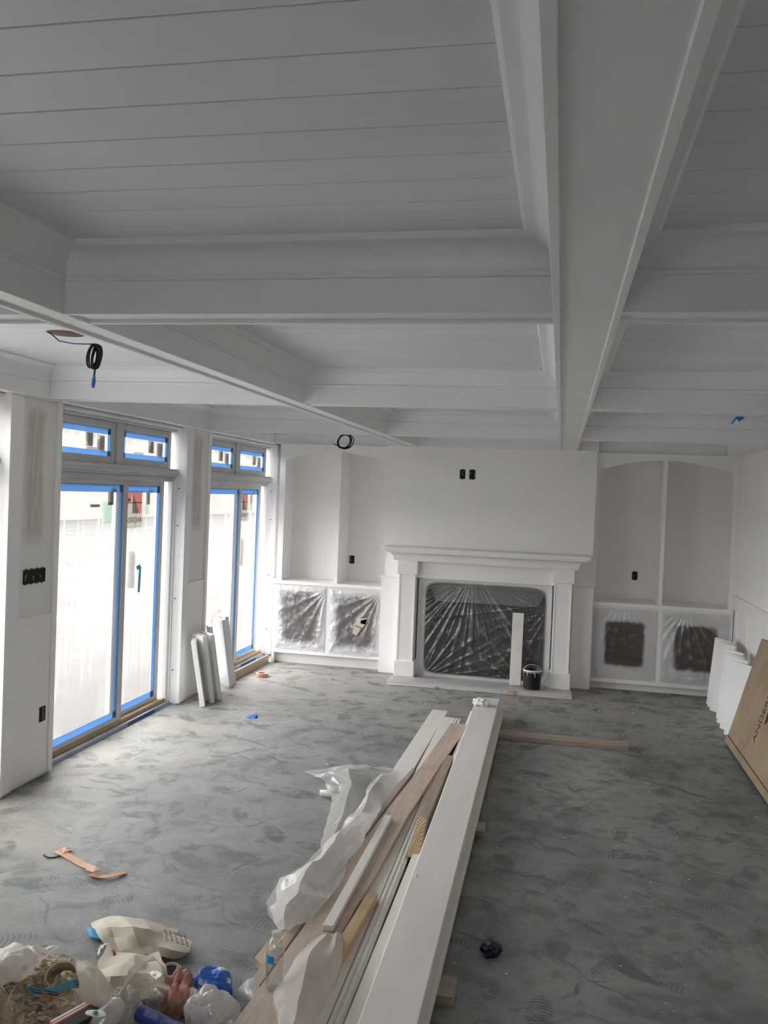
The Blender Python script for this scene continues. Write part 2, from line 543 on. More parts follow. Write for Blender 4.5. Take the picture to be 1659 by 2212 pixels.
def floor_mat():
    mt, nt, out = new_mat('dusty_concrete')
    n = N(nt)
    pos = n('NewGeometry').outputs['Position']
    sep = n('SeparateXYZ', i_0=pos)
    big = n.noise(pos, 0.55, 5, 0.6)
    mid = n.noise(pos, 2.3, 7, 0.62, 0.6)
    fine = n.noise(pos, 26, 6, 0.65)
    base = n.ramp(mid, [(0.28, (0.165, 0.175, 0.170)), (0.50, (0.238, 0.247, 0.241)), (0.72, (0.312, 0.310, 0.298))])
    base = n.mix(n.step(big, 0.40, 0.66, 0, 0.5), base, (0.335, 0.335, 0.325))
    swirl = n.noise(pos, 4.2, 6, 0.66, 1.6)
    base = n.mix(n.step(swirl, 0.51, 0.66, 0, 0.68), base, (0.135, 0.150, 0.140))
    base = n.mix(n.step(swirl, 0.48, 0.30, 0, 0.45), base, (0.36, 0.355, 0.335))
    # pale dust lying along the window wall and by the fireplace
    wx = n.math('ADD', sep.outputs[0], n.math('MULTIPLY', n.math('SUBTRACT', big, 0.5), 1.3))
    dust = n.math('MULTIPLY', n.step(wx, -3.05, -2.0, 1, 0), n.step(mid, 0.36, 0.62, 0.2, 1))
    base = n.mix(n.math('MULTIPLY', dust, 0.8), base, (0.40, 0.36, 0.31))
    wy = n.math('ADD', sep.outputs[1], n.math('MULTIPLY', n.math('SUBTRACT', mid, 0.5), 1.4))
    base = n.mix(n.step(wy, 6.3, 8.3, 0, 0.75), base, (0.41, 0.39, 0.36))
    # white overspray drift near the long boards
    dv = n.vmath('LENGTH', n.scaled(n.vmath('SUBTRACT', pos, (0.30, 6.0, 0.0)), (1.6, 0.75, 1)))
    base = n.mix(n.math('MULTIPLY', n.step(dv, 0.1, 0.9, 1, 0), n.step(mid, 0.3, 0.6, 0.3, 0.7)), base, (0.40, 0.395, 0.38))
    # scuffs dragged through the dust
    warp = n.vmath('ADD', pos, n.scaled(n.vmath('SUBTRACT', n('TexNoise', i_Vector=pos, i_Scale=1.4).outputs[1], (0.5, 0.5, 0.5)), (0.55, 0.55, 0)))
    blot = n.math('MULTIPLY', n.step(n.noise(pos, 3.1, 7, 0.68), 0.50, 0.66), n.step(sep.outputs[0], -0.9, 0.2, 0.25, 0.75))
    base = n.mix(blot, base, (0.135, 0.140, 0.125))
    for rot, sc, lo in ((0.5, (1.6, 9.0, 1), 0.61), (-0.75, (1.3, 10.0, 1), 0.64), (1.9, (2.0, 12.0, 1), 0.65)):
        rv = n('VectorRotate', rotation_type='Z_AXIS', i_Vector=warp, i_Angle=rot).outputs[0]
        st = n.noise(n.scaled(rv, sc), 1.0, 5, 0.6)
        base = n.mix(n.step(st, lo, lo + 0.07, 0, 0.75), base, (0.10, 0.115, 0.11))
    # boot soles: random ovals with ribbed treads
    bumps = mid
    for sc, seed, thr, a, b, freq, dark in ((2.1, 0.0, 0.30, 0.12, 0.30, 150, 0.55), (2.6, 17.3, 0.45, 0.13, 0.33, 120, 0.5), (1.7, 41.7, 0.35, 0.11, 0.26, 170, 0.5), (3.4, 77.1, 0.5, 0.16, 0.34, 90, 0.45)):
        q = n.scaled(n.vmath('ADD', pos, (seed, seed * 0.7, 0)), (sc, sc, 0))
        vo = n('TexVoronoi', voronoi_dimensions='2D', i_Vector=q, i_Scale=1.0)
        loc = n.vmath('SUBTRACT', q, vo.outputs['Position'])
        cs = n('SeparateColor', i_0=vo.outputs['Color'])
        rv = n('VectorRotate', rotation_type='Z_AXIS', i_Vector=loc, i_Angle=n.math('MULTIPLY', cs.outputs[0], 6.28)).outputs[0]
        ls = n('SeparateXYZ', i_0=rv)
        wob = n.math('MULTIPLY', n.math('SUBTRACT', fine, 0.5), 0.9)
        r = n.math('ADD', n.vmath('LENGTH', n.scaled(rv, (1 / a, 1 / b, 0))), wob)
        inside = n.math('MULTIPLY', n.step(r, 0.75, 1.05, 1, 0), n.step(cs.outputs[1], thr, thr + 0.05, 0, 1))
        curve = n.math('MULTIPLY', n.math('MULTIPLY', ls.outputs[0], ls.outputs[0]), 3.0)
        ribs = n.step(n.math('SINE', n.math('MULTIPLY', n.math('ADD', ls.outputs[1], curve), freq)), -0.3, 0.5, 0.25, 1)
        ribs = n.math('MAXIMUM', ribs, n.step(cs.outputs[2], 0.55, 0.6, 0, 0.8))
        patchy = n.step(n.noise(q, 5.0, 4), 0.36, 0.6, 0.1, 1)
        msk = n.math('MULTIPLY', n.math('MULTIPLY', inside, ribs), n.math('MULTIPLY', patchy, dark * 1.6))
        base = n.mix(msk, base, (0.105, 0.12, 0.118))
    # grit
    vo = n('TexVoronoi', voronoi_dimensions='2D', i_Vector=pos, i_Scale=16.0)
    sp = n.math('MULTIPLY', n.step(vo.outputs['Distance'], 0.03, 0.07, 1, 0), n.step(n('SeparateColor', i_0=vo.outputs['Color']).outputs[0], 0.86, 0.88, 0, 1))
    base = n.mix(n.math('MULTIPLY', sp, 0.5), base, (0.65, 0.64, 0.62))
    base = n.mix(n.math('MULTIPLY', n.step(fine, 0.35, 0.75, 0, 1), 0.22), base, (0.17, 0.18, 0.17))
    p = n('BsdfPrincipled', i_Base_Color=base, i_Roughness=0.62)
    p.inputs['Specular IOR Level'].default_value = 0.35
    bm = n('Bump', i_Strength=0.25, i_Distance=0.004, i_Height=fine)
    nt.links.new(bm.outputs[0], p.inputs['Normal'])
    nt.links.new(p.outputs[0], out.inputs[0])
    return mt


M['floor'] = floor_mat()


def endgrain_mat():
    mt, nt, out = new_mat('end_grain')
    n = N(nt)
    gen = n('TexCoord').outputs['Generated']
    q = n.scaled(n.vmath('SUBTRACT', gen, (1.0, 0.0, 0.15)), (1.0, 0.9, 1.0))
    r = n.math('ADD', n.vmath('LENGTH', q), n.math('MULTIPLY', n.noise(gen, 3, 3), 0.06))
    s = n.math('SINE', n.math('MULTIPLY', r, 42.0))
    cc = n.ramp(n.step(s, -0.6, 0.9), [(0.0, (0.62, 0.47, 0.28)), (1.0, (0.36, 0.22, 0.10))])
    p = n('BsdfPrincipled', i_Base_Color=cc, i_Roughness=0.7)
    nt.links.new(p.outputs[0], out.inputs[0])
    return mt


M['endgrain'] = endgrain_mat()


def debris_mat():
    mt, nt, out = new_mat('sawdust_debris')
    n = N(nt)
    pos = n('NewGeometry').outputs['Position']
    a = n.noise(pos, 18, 7, 0.7)
    cc = n.ramp(a, [(0.25, (0.14, 0.105, 0.075)), (0.46, (0.42, 0.33, 0.23)), (0.62, (0.58, 0.47, 0.32)), (0.78, (0.42, 0.34, 0.25))])
    p = n('BsdfPrincipled', i_Base_Color=cc, i_Roughness=0.9)
    bm = n('Bump', i_Strength=0.8, i_Distance=0.01, i_Height=n.noise(pos, 70, 5, 0.7))
    nt.links.new(bm.outputs[0], p.inputs['Normal'])
    nt.links.new(p.outputs[0], out.inputs[0])
    return mt


M['debris'] = debris_mat()


def two_tone(name, c1, c2, scale, lo, hi, rough=0.35, film=0.0):
    mt, nt, out = new_mat(name)
    n = N(nt)
    pos = n('NewGeometry').outputs['Position']
    a = n.step(n.noise(pos, scale, 3, 0.5, 0.6), lo, hi)
    p = n('BsdfPrincipled', i_Base_Color=n.mix(a, c1, c2), i_Roughness=rough)
    bm = n('Bump', i_Strength=0.5, i_Distance=0.006, i_Height=n.noise(pos, 45, 4))
    nt.links.new(bm.outputs[0], p.inputs['Normal'])
    nt.links.new(p.outputs[0], out.inputs[0])
    return mt


M['bluewhite'] = two_tone('blue_white_bag', (0.03, 0.15, 0.62), (0.78, 0.80, 0.86), 9, 0.52, 0.60)


# ================================================================== SETTING
ZC, ZB = 2.60, 2.40          # ceiling boards, underside of the beams
YB = 9.62                    # masonry line behind the alcoves
XL, XR = -3.20, 1.72
Y0 = -3.2

fl = struct(MB().box(XL - 0.25, XR + 0.15, Y0 - 0.2, YB + 0.2, -0.12, 0.0).build('floor', M['floor']))
terr = struct(MB().box(-400, XL - 0.26, -300, 500, -0.30, -0.14).build('terrace_ground', paint('dark_paving', (0.085, 0.080, 0.075), 0.9, 0.12, 0.5, 0, spec=0.1)))

# low pale house across the yard, seen through the transom panes
nh = thing('neighbour_house', 'low cream house across the yard, seen through the transom panes', 'house', (-29, 52, -0.14))
M['stucco'] = paint('cream_stucco', (0.20, 0.182, 0.158), 0.9, 0.10, 0.4, 0, spec=0.1)
MB().box(-33, -25, 20, 95, -0.14, 4.9).build('wall', M['stucco'], nh)
MB().extrude([(-34, 19, 4.9), (-24.4, 19, 4.9), (-24.4, 19, 5.1), (-29, 19, 6.4), (-34, 19, 5.1)], (0, 77, 0)).build('roof', paint('brown_roof', (0.12, 0.10, 0.085), 0.9, 0.2, 0.5, 0), nh)
for k in range(13):
    yy = 26 + k * 5.2
    wf = MB().box(-25.0, -24.9, yy, yy + 1.5, 2.3, 3.9).build('window', paint('pale_trim', (0.3, 0.29, 0.27), 0.8, 0, 1, 0) if k == 0 else bpy.data.materials['pale_trim'], nh)
    MB().box(-24.9, -24.88, yy + 0.12, yy + 1.38, 2.42, 3.78).build('pane', M['dark'], wf)

# ---- ceiling: one board every 14 cm, beams and cove mouldings are its parts
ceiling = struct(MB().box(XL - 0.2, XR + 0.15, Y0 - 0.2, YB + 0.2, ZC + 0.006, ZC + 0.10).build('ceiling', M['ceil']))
pl_mesh = None
y = 0.645 - 0.14 * 9
while y < 9.4:
    if pl_mesh is None:
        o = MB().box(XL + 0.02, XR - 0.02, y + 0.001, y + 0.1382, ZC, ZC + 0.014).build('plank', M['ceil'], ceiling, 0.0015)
        pl_mesh = o.data
    else:
        o = bpy.data.objects.new('plank', pl_mesh)
        link(o, ceiling)
        o.location = Vector(((XL + XR) / 2, y + 0.0696, ZC)) - WL['ceiling']
        md = o.modifiers.new('edge', 'BEVEL')
        md.width = 0.0015
    y += 0.14


def beam_along(x0, x1, y0, y1, name='beam'):
    mb = MB()
    mb.box(x0, x0 + 0.019, y0, y1, ZB, ZC)
    mb.box(x1 - 0.019, x1, y0, y1, ZB, ZC)
    o = mb.build(name, M['beam'], ceiling, 0.0012)
    MB().box(x0 + 0.019, x1 - 0.019, y0, y1, ZB + 0.011, ZB + 0.03).build('soffit_board', M['beam'], o)
    return o


def beam_across(x0, x1, y0, y1):
    mb = MB()
    mb.box(x0, x1, y0, y0 + 0.019, ZB, ZC)
    mb.box(x0, x1, y1 - 0.019, y1, ZB, ZC)
    o = mb.build('beam', M['beam'], ceiling, 0.0012)
    MB().box(x0, x1, y0 + 0.019, y1 - 0.019, ZB + 0.011, ZB + 0.03).build('soffit_board', M['beam'], o)
    return o


XBAYS = [(-3.11, -1.63), (-1.49, -0.045), (0.135, 1.58)]
YBEAM = [(-2.52, -2.37), (-0.09, 0.06), (2.35, 2.505), (4.785, 4.935), (7.20, 7.35)]
YEND = [9.02, 8.85, 9.02]
beam_along(-1.63, -1.49, Y0, 8.86)
beam_along(-0.045, 0.135, Y0, 8.86)
for x0, x1 in XBAYS:
    for y0, y1 in YBEAM:
        beam_across(x0, x1, y0, y1)
# beams laid against the walls
MB().box(XL - 0.02, -3.11, Y0, 9.1, ZB, ZC).build('beam', M['beam'], ceiling, 0.0012)
MB().box(1.58, XR + 0.02, Y0, 9.1, ZB, ZC).build('beam', M['beam'], ceiling, 0.0012)
MB().box(-1.83, 0.345, 8.85, 9.1, ZB, ZC).build('beam', M['beam'], ceiling, 0.0012)
MB().box(-3.11, -1.83, 9.02, 9.2, ZB, ZC).build('beam', M['beam'], ceiling, 0.0012)
MB().box(0.345, 1.58, 9.02, 9.2, ZB, ZC).build('beam', M['beam'], ceiling, 0.0012)

PROF = [(0.0, 2.496), (0.007, 2.498), (0.010, 2.504), (0.008, 2.511), (0.005, 2.514)]
for k in range(9):
    a = k / 8 * pi / 2
    PROF.append((0.008 + 0.062 * (1 - cos(a)), 2.518 + 0.064 * sin(a)))
PROF += [(0.074, 2.585), (0.082, 2.590), (0.082, 2.602)]


def crown(x0, x1, y0, y1):
    mb = MB()
    rows = [[(x0 + d, y0 + d, z), (x1 - d, y0 + d, z), (x1 - d, y1 - d, z), (x0 + d, y1 - d, z)] for d, z in PROF]
    mb.grid(rows, wrap=True)
    # each straight run keeps its own faces so mitres stay crisp
    o = mb.build('crown_molding', M['beam'], ceiling, smooth=True, auto=35)
    return o


ys = [Y0] + [v for p in YBEAM for v in p]
for bi, (x0, x1) in enumerate(XBAYS):
    lo = [YBEAM[i][1] for i in range(len(YBEAM))]
    hi = [YBEAM[i][0] for i in range(1, len(YBEAM))] + [YEND[bi]]
    for y0, y1 in zip(lo, hi):
        crown(x0, x1, y0, y1)

# ---- window wall: piers and header
wl = MB()
XO = XL - 0.19
piers = [(Y0, 2.61), (4.50, 5.03), (6.92, 7.45), (9.34, YB)]
for a_, b_ in piers:
    wl.box(XO, XL, a_, b_, 0.0, 2.62)
for a_, b_ in DOORS:
    wl.box(XO, XL, a_, b_, 2.40, 2.62)
wall_left = struct(wl.build('wall_left', M['wall']))


def pier_trim(y0, y1, patch=True):
    """door casings at both edges of a pier, filler-smeared panel, small ledge"""
    # casing beside the nearer door (stepped profile)
    pr = [(0.001, -0.014), (0.037, -0.014), (0.038, 0.010), (0.030, 0.014), (0.030, 0.100), (0.024, 0.106), (0.022, 0.135), (0.001, 0.135)]
    c = MB().prism([(XL + a, y0 + b) for a, b in pr], 0.012, ZB).build('casing', M['white'], wall_left, 0.0015)
    # casing of the further door
    mb = MB()
    mb.box(XL - 0.005, XL + 0.026, y1 - 0.042, y1 + 0.006, 0.012, ZB)
    mb.build('casing', M['white'], wall_left, 0.003)
    p = MB().box(XL - 0.004, XL + 0.008, y0 + 0.138, y1 - 0.044, 0.02, ZB).build('wall_panel', M['wallpatch'] if patch else M['wall'], wall_left)
    mb = MB().box(XL + 0.006, XL + 0.016, y0 + 0.138, y1 - 0.044, 0.02, 1.028)
    mb.box(XL + 0.006, XL + 0.030, y0 + 0.138, y1 - 0.044, 1.028, 1.046)
    mb.build('rail_ledge', M['white'], wall_left, 0.002)


pier_trim(4.50, 5.03)
pier_trim(6.92, 7.45)
pier_trim(2.08, 2.61)
MB().box(XL - 0.005, XL + 0.026, 9.33, 9.44, 0.012, ZB).build('casing', M['white'], wall_left, 0.003)

# ---- fireplace wall, chimney breast with its opening
wb = MB().box(XL - 0.2, XR + 0.15, YB, YB + 0.2, 0, 2.62)
wall_back = struct(wb.build('wall_back', M['wall']))
CX0, CX1, CY = -1.79, 0.333, 8.88
OX0, OX1, OZ0, OZ1 = -1.345, -0.085, 0.035, 1.005
mb = MB()
mb.box(CX0, OX0, CY, YB, 0, ZB + 0.05)
mb.box(OX1, CX1, CY, YB, 0, ZB + 0.05)
mb.box(OX0, OX1, CY, YB, OZ1, ZB + 0.05)
mb.box(OX0, OX1, CY, YB, 0, OZ0)
mb.build('chimney_breast', M['wall'], wall_back)
# boarding beside the mantel, with a thin cap
for x0, x1 in ((CX0 - 0.028, -1.585), (0.15, CX1 + 0.02)):
    MB().box(x0, x1, CY - 0.02, CY + 0.04, 0.012, 1.018).build('side_board', M['white'], wall_back, 0.002)
    MB().box(x0 - 0.012, x1, CY - 0.036, CY + 0.04, 1.018, 1.036).build('cap_rail', M['white'], wall_back, 0.003)

# ---- right wall, near end wall
wr = MB().box(XR, XR + 0.15, Y0, YB, 0, 2.62)
wall_right = struct(wr.build('wall_right', M['wall']))
MB().box(XR - 0.012, XR + 0.01, Y0, 9.05, 0.012, 1.012).build('wainscot_board', M['white'], wall_right, 0.002)
MB().box(XR - 0.034, XR + 0.01, Y0, 9.05, 1.012, 1.036).build('cap_rail', M['white'], wall_right, 0.003)
for yy in (8.78, 8.33, 7.35, 6.9, 5.9, 5.45, 4.45, 4.0):
    MB().box(XR - 0.020, XR, yy, yy + 0.035, 0.16, 0.90).build('batten', M['white'], wall_right, 0.004)
MB().box(XR - 0.028, XR, Y0, 9.05, 0.0, 0.13).build('skirting_board', M['white'], wall_right, 0.003)
mb = MB()
mb.box(XL - 0.2, -1.6, Y0 - 0.15, Y0, 0, 2.62)
mb.box(-0.7, XR + 0.15, Y0 - 0.15, Y0, 0, 2.62)
mb.box(-1.6, -0.7, Y0 - 0.15, Y0, 0, 0.9)  # opening added in this unseen wall to light the room from behind
mb.box(-1.6, -0.7, Y0 - 0.15, Y0, 1.8, 2.62)
wall_near = struct(mb.build('wall_front', M['wall']))


# ---- sliding doors with transoms
def sash(mb, y0, y1, z0, z1, x, fw, th=0.035):
    """four-sided frame in the window plane; returns the clear opening"""
    mb.box(x - th, x, y0, y0 + fw, z0, z1)
    mb.box(x - th, x, y1 - fw, y1, z0, z1)
    mb.box(x - th, x, y0 + fw, y1 - fw, z1 - fw, z1)
    mb.box(x - th, x, y0 + fw, y1 - fw, z0, z0 + fw)
    return (y0 + fw, y1 - fw, z0 + fw, z1 - fw)


def wrinkle(u, v, seed, k=16, top=1.25):
    """folds radiating from a point above the sheet"""
    a = math.atan2(u - 0.5, top - v)
    d = 0.0
    for i in range(4):
        ph = seed * 1.7 + i * 2.3
        fr = k * (1 + 0.63 * i)
        d += abs(sin(a * fr + ph + 1.6 * noise.noise(Vector((u * 2 + seed, v * 1.3, i * 3.1))))) ** 3 / (1 + i)
    return d


def film_sheet(y0, y1, z0, z1, x, seed, amp=0.010, nu=64, nv=60):
    rows, fold = [], []
    R = random.Random(int(seed * 100))
    lines = [(R.uniform(0.05, 0.95), R.uniform(-0.35, 0.35), R.uniform(0.0, 0.6), R.uniform(0.5, 1.2), R.uniform(0.25, 0.9), R.uniform(0.007, 0.016)) for _ in range(13)]
    for j in range(nv + 1):
        v = j / nv
        r = []
        for i in range(nu + 1):
            u = i / nu
            e = min(1, 12 * min(u, 1 - u, v, 1 - v))
            f = 0.0
            for c, sl, v0, v1, st, w in lines:
                if v0 < v < v1:
                    d_ = abs(u - c - sl * (1 - v) * 0.5 - 0.02 * sin(v * 9 + c * 20))
                    t_ = min(1, (v - v0) * 6, (v1 - v) * 6)
                    f = max(f, st * t_ * max(0, 1 - d_ / w))
            f = max(f, 0.5 * max(0, noise.noise(Vector((u * 3 + seed, v * 2, 3))) - 0.25))
            d = wrinkle(u, v, seed) * amp * e * 0.5 + 0.006 * noise.noise(Vector((u * 3, v * 5, seed))) * e + f * 0.006
            fold.append(f)
            r.append((x + d, y0 + (y1 - y0) * u, z0 + (z1 - z0) * v))
        rows.append(r)
    mb = MB().grid(rows)
    mb.fold = fold
    return mb


def tape_frame(parent, y0, y1, z0, z1, x, w, sides='lrtb', mat='bluetape_lit', t=0.002):
    if 't' in sides:
        MB().box(x, x + t, y0, y1, z1 - w * 1.15, z1).build('tape', M[mat], parent)
    if 'b' in sides:
        MB().box(x, x + t, y0, y1, z0, z0 + w).build('tape', M[mat], parent)
    if 'l' in sides:
        MB().box(x, x + t * 0.8, y0, y0 + w, z0, z1).build('tape', M[mat], parent)
    if 'r' in sides:
        MB().box(x, x + t * 0.8, y1 - w, y1, z0, z1).build('tape', M[mat], parent)


WHICH = {1: 'wider nearer sliding door', 2: 'further sliding door by the bookcase'}
for di, (y0, y1) in enumerate(DOORS):
    dn = di + 1
    seen = dn <= 2
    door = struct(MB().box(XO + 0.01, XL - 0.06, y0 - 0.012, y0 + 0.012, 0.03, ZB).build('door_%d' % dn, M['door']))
    mb = MB()
    mb.box(XO + 0.01, XL + 0.0005, y1 - 0.012, y1 - 0.001, 0.012, ZB)
    mb.box(XL - 0.115, XL - 0.072, y1 - 0.055, y1 - 0.010, 0.03, 1.95)
    mb.box(XL - 0.072, XL - 0.055, y1 - 0.028, y1 - 0.010, 0.03, 1.95)
    mb.build('jamb', M['white'], door, 0.002)
    for zz in (0.30, 0.92, 1.55, 1.87):
        MB().lathe([(0.006, 0), (0.006, 0.003), (0.0, 0.003)], (XL - 0.03, y1 - 0.0115, zz), (0, -1, 0), 10).build('screw_hole', M['dark'], door)
    # head and transom rail
    MB().box(XO + 0.01, XL - 0.02, y0, y1, 2.375, ZB).build('head_trim', M['white'], door, 0.003)
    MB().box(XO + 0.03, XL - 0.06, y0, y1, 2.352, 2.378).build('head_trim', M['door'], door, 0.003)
    mb = MB()
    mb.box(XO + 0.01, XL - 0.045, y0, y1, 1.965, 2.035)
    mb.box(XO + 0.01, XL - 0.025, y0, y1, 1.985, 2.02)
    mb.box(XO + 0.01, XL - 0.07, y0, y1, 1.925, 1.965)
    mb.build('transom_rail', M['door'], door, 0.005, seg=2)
    # threshold
    mb = MB().box(XO, XL - 0.045, y0, y1, -0.01, 0.030)
    sl = mb.build('sill', M['sillblue'], door, 0.002)
    MB().box(XO, XL - 0.075, y0, y1, 0.030, 0.062).build('threshold_strip', M['thresh'], door, 0.002)
    if seen:
        MB().box(XL - 0.046, XL - 0.043, y1 - 0.75, y1 - 0.30, 0.003, 0.029).build('sill_tape', M['sillpatch'], door)
    # sliding panels
    ym = (y0 + y1) / 2
    panels = [('near', y0 + 0.02, ym + 0.155, XL - 0.085, 0.028), ('far', ym + 0.045, y1 - 0.095, XL - 0.125, 0.062)]
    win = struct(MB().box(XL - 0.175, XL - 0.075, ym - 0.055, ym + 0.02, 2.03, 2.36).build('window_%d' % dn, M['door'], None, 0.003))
    for pi_, (tg, a_, b_, x, zb) in enumerate(panels):
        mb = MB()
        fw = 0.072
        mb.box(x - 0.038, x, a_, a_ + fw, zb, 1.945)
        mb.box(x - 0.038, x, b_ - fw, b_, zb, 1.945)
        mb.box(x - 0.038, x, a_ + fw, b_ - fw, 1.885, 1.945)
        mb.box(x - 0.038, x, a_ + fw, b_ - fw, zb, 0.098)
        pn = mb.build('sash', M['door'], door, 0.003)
        c = (a_ + fw, b_ - fw, 0.098, 1.885)
        MB().box(x - 0.030, x - 0.024, *c).build('glass_pane', M['glass'], pn)
        xf = x - 0.020
        if seen:
            t = thing('masking_film', ('white film over the wide pane of the ' if pi_ == 0 else 'white film over the narrow pane of the ') + ('sliding door beside the switch box' if dn == 1 else 'sliding door next to the bookcase'), 'plastic film', (xf, (a_ + b_) / 2, 0.1), 'films over the sliding door panes')
            film_sheet(c[0] + 0.01, c[1] - 0.01, 0.11, 1.86, xf, dn * 3.1 + pi_ * 1.7).build('film', M['winfilm'], t, smooth=True)
            tape_frame(t, *c, xf + 0.013, 0.05)
        else:
            film_sheet(c[0] + 0.01, c[1] - 0.01, 0.11, 1.86, xf, dn * 3.1 + pi_ * 1.7).build('film', M['winfilm_spread'], door, smooth=True)
        # transom sash above
        ty0, ty1 = ((y0 + 0.02, ym - 0.055), (ym + 0.02, y1 - 0.06))[pi_]
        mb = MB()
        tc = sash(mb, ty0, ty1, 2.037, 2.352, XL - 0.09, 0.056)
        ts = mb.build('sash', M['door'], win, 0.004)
        MB().box(XL - 0.118, XL - 0.112, *tc).build('glass_pane', M['glass'], ts)
        if seen:
            t = thing('masking_film', ('film on the nearer transom pane above the ' if pi_ == 0 else 'film on the further transom pane above the ') + ('door beside the switch box' if dn == 1 else 'door next to the bookcase'), 'plastic film', (XL - 0.108, (ty0 + ty1) / 2, 2.1), 'films over the transom panes')
            film_sheet(tc[0], tc[1], tc[2] + 0.01, tc[3] - 0.01, XL - 0.110, dn * 5.3 + pi_, 0.006, 18, 14).build('film', M['winfilm'], t, smooth=True)
            tape_frame(t, *tc, XL - 0.104, 0.038, 'tbr' if pi_ == 0 else 'lrtb')
            for k, (fy, fz, w_, h_, mm) in enumerate(((0.60, 0.30, 0.09, 0.10, 'sticker'), (0.80, 0.20, 0.10, 0.11, 'sticker'))):
                yy = tc[0] + (tc[1] - tc[0]) * fy
                MB().box(XL - 0.122, XL - 0.119, yy, yy + w_, tc[2] + fz * 0.2, tc[2] + fz * 0.2 + h_).build('sticker', M[mm], ts)
    if seen:
        # marks on the outer face of the glass, dim through the film
        x = XL - 0.125 - 0.033
        a_ = ym + 0.117
        sg = thing('door_sign', 'glass sign with red and black triangle on the ' + ('door beside the switch box' if dn == 1 else 'door next to the bookcase'), 'sign', (x, a_ + 0.18, 1.55), 'triangle signs on the door glass')
        ys0, ys1, zs0, zs1 = a_ + 0.09, a_ + 0.40, 1.545, 1.845
        xm = x + 0.0035
        yc = (ys0 + ys1) / 2

        def flat(nm, mat, *pts):
            MB().extrude([(x, p, q) for p, q in pts], (0.002, 0, 0)).build(nm, M[mat], sg)
        flat('backing', 'stickerpale', (ys0, zs0), (ys1, zs0), (ys1, 1.66), (ys0, 1.66))
        flat('red_field', 'stickerred', (ys0, 1.66), (yc - 0.13, 1.66), (yc, 1.825), (yc, zs1), (ys0, zs1))
        flat('red_field', 'stickerred', (ys1, 1.66), (ys1, zs1), (yc, zs1), (yc, 1.825), (yc + 0.11, 1.66))
        flat('pale_triangle', 'stickerpale', (yc - 0.13, 1.66), (yc, 1.66), (yc, 1.825))
        flat('dark_triangle', 'sticker', (yc, 1.66), (yc + 0.11, 1.66), (yc, 1.825))
        MB().box(x, xm + 0.002, ys0, ys1, 1.742, 1.748).build('dark_line', M['sticker'], sg)
        MB().box(x, xm + 0.002, ys0 + 0.02, ys0 + 0.12, 1.757, 1.778).build('red_label', M['red'], sg)
        TXT = (sg, x, yc)
        st = bpy.data.curves.new('sign_text', 'FONT')
        st.body = 'ANDERSEN'
        st.size = 0.062
        st.align_x = 'CENTER'
        st.extrude = 0.0005
        to = bpy.data.objects.new('sign_text', st)
        COL.objects.link(to)
        bpy.context.view_layer.update()
        me = bpy.data.meshes.new_from_object(to.evaluated_get(bpy.context.evaluated_depsgraph_get()))
        bpy.data.objects.remove(to)
        me.materials.append(M['sticker'])
        o = bpy.data.objects.new('lettering', me)
        link(o, sg)
        # read from outside, so mirrored from in here
        o.matrix_local = Matrix.Translation((0.004, 0.245 - 0.18, 0.035)) @ Matrix(((0, 0, 1, 0), (-1, 0, 0, 0), (0, 1, 0, 0), (0, 0, 0, 1)))
        mb = MB().box(x, x + 0.002, a_ + 0.47, a_ + 0.535, 1.73, 1.86)
        tag(mb.build('glass_sticker', M['sticker']), 'small dark sticker high on the ' + ('far pane of the door beside the switch box' if dn == 1 else 'far pane of the door next to the bookcase'), 'sticker', 'dark stickers on the door glass')
        mb = MB().box(x, x + 0.002, a_ + 0.44, a_ + 0.51, 1.655, 1.74)
        tag(mb.build('glass_sticker', M['stickergreen']), 'pale green sticker below a dark one on the ' + ('door beside the switch box' if dn == 1 else 'door next to the bookcase'), 'sticker', 'green stickers on the door glass')
        mb = MB().box(x, x + 0.002, a_ + 0.215, a_ + 0.30, 1.06, 1.355)
        tag(mb.build('handle_guard', M['stickerpale']), 'tall grey strip showing through the film of the ' + ('door beside the switch box' if dn == 1 else 'door next to the bookcase'), 'strip', 'grey strips on the door glass')
        if dn == 1:
            x2 = XL - 0.085 - 0.033
            mb = MB().box(x2, x2 + 0.002, ym - 0.09, ym - 0.01, 1.73, 1.86)
            tag(mb.build('glass_sticker', M['sticker']), 'small dark sticker in the top corner of the wide door pane', 'sticker', 'dark stickers on the door glass')
            mb = MB().box(x2, x2 + 0.002, ym - 0.17, ym - 0.03, 1.60, 1.755)
            tag(mb.build('glass_sticker', M['stickergreen']), 'pale green sticker under the dark one on the wide door pane', 'sticker', 'green stickers on the door glass')
            mb = MB().box(XL - 0.085 - 0.008, XL - 0.085 - 0.004, ym - 0.38, ym - 0.25, 1.715, 1.74)
            lo = mb.build('film_label', M['stickerpale'])
            tag(lo, 'narrow printed label stuck high on the wide door film', 'label')
            MB().box(XL - 0.085 - 0.004, XL - 0.085 - 0.003, ym - 0.37, ym - 0.26, 1.722, 1.733).build('print', M['red'], lo)
            # loose hook of tape on the film
            xx = XL - 0.125 + 0.003
            ya = a_ + 0.31
            mb = MB()
            mb.hexa([(xx, ya, 1.02), (xx + 0.002, ya, 1.02), (xx + 0.002, ya + 0.035, 1.02), (xx, ya + 0.035, 1.02), (xx, ya + 0.012, 1.24), (xx + 0.002, ya + 0.012, 1.24), (xx + 0.002, ya + 0.047, 1.225), (xx, ya + 0.047, 1.225)])
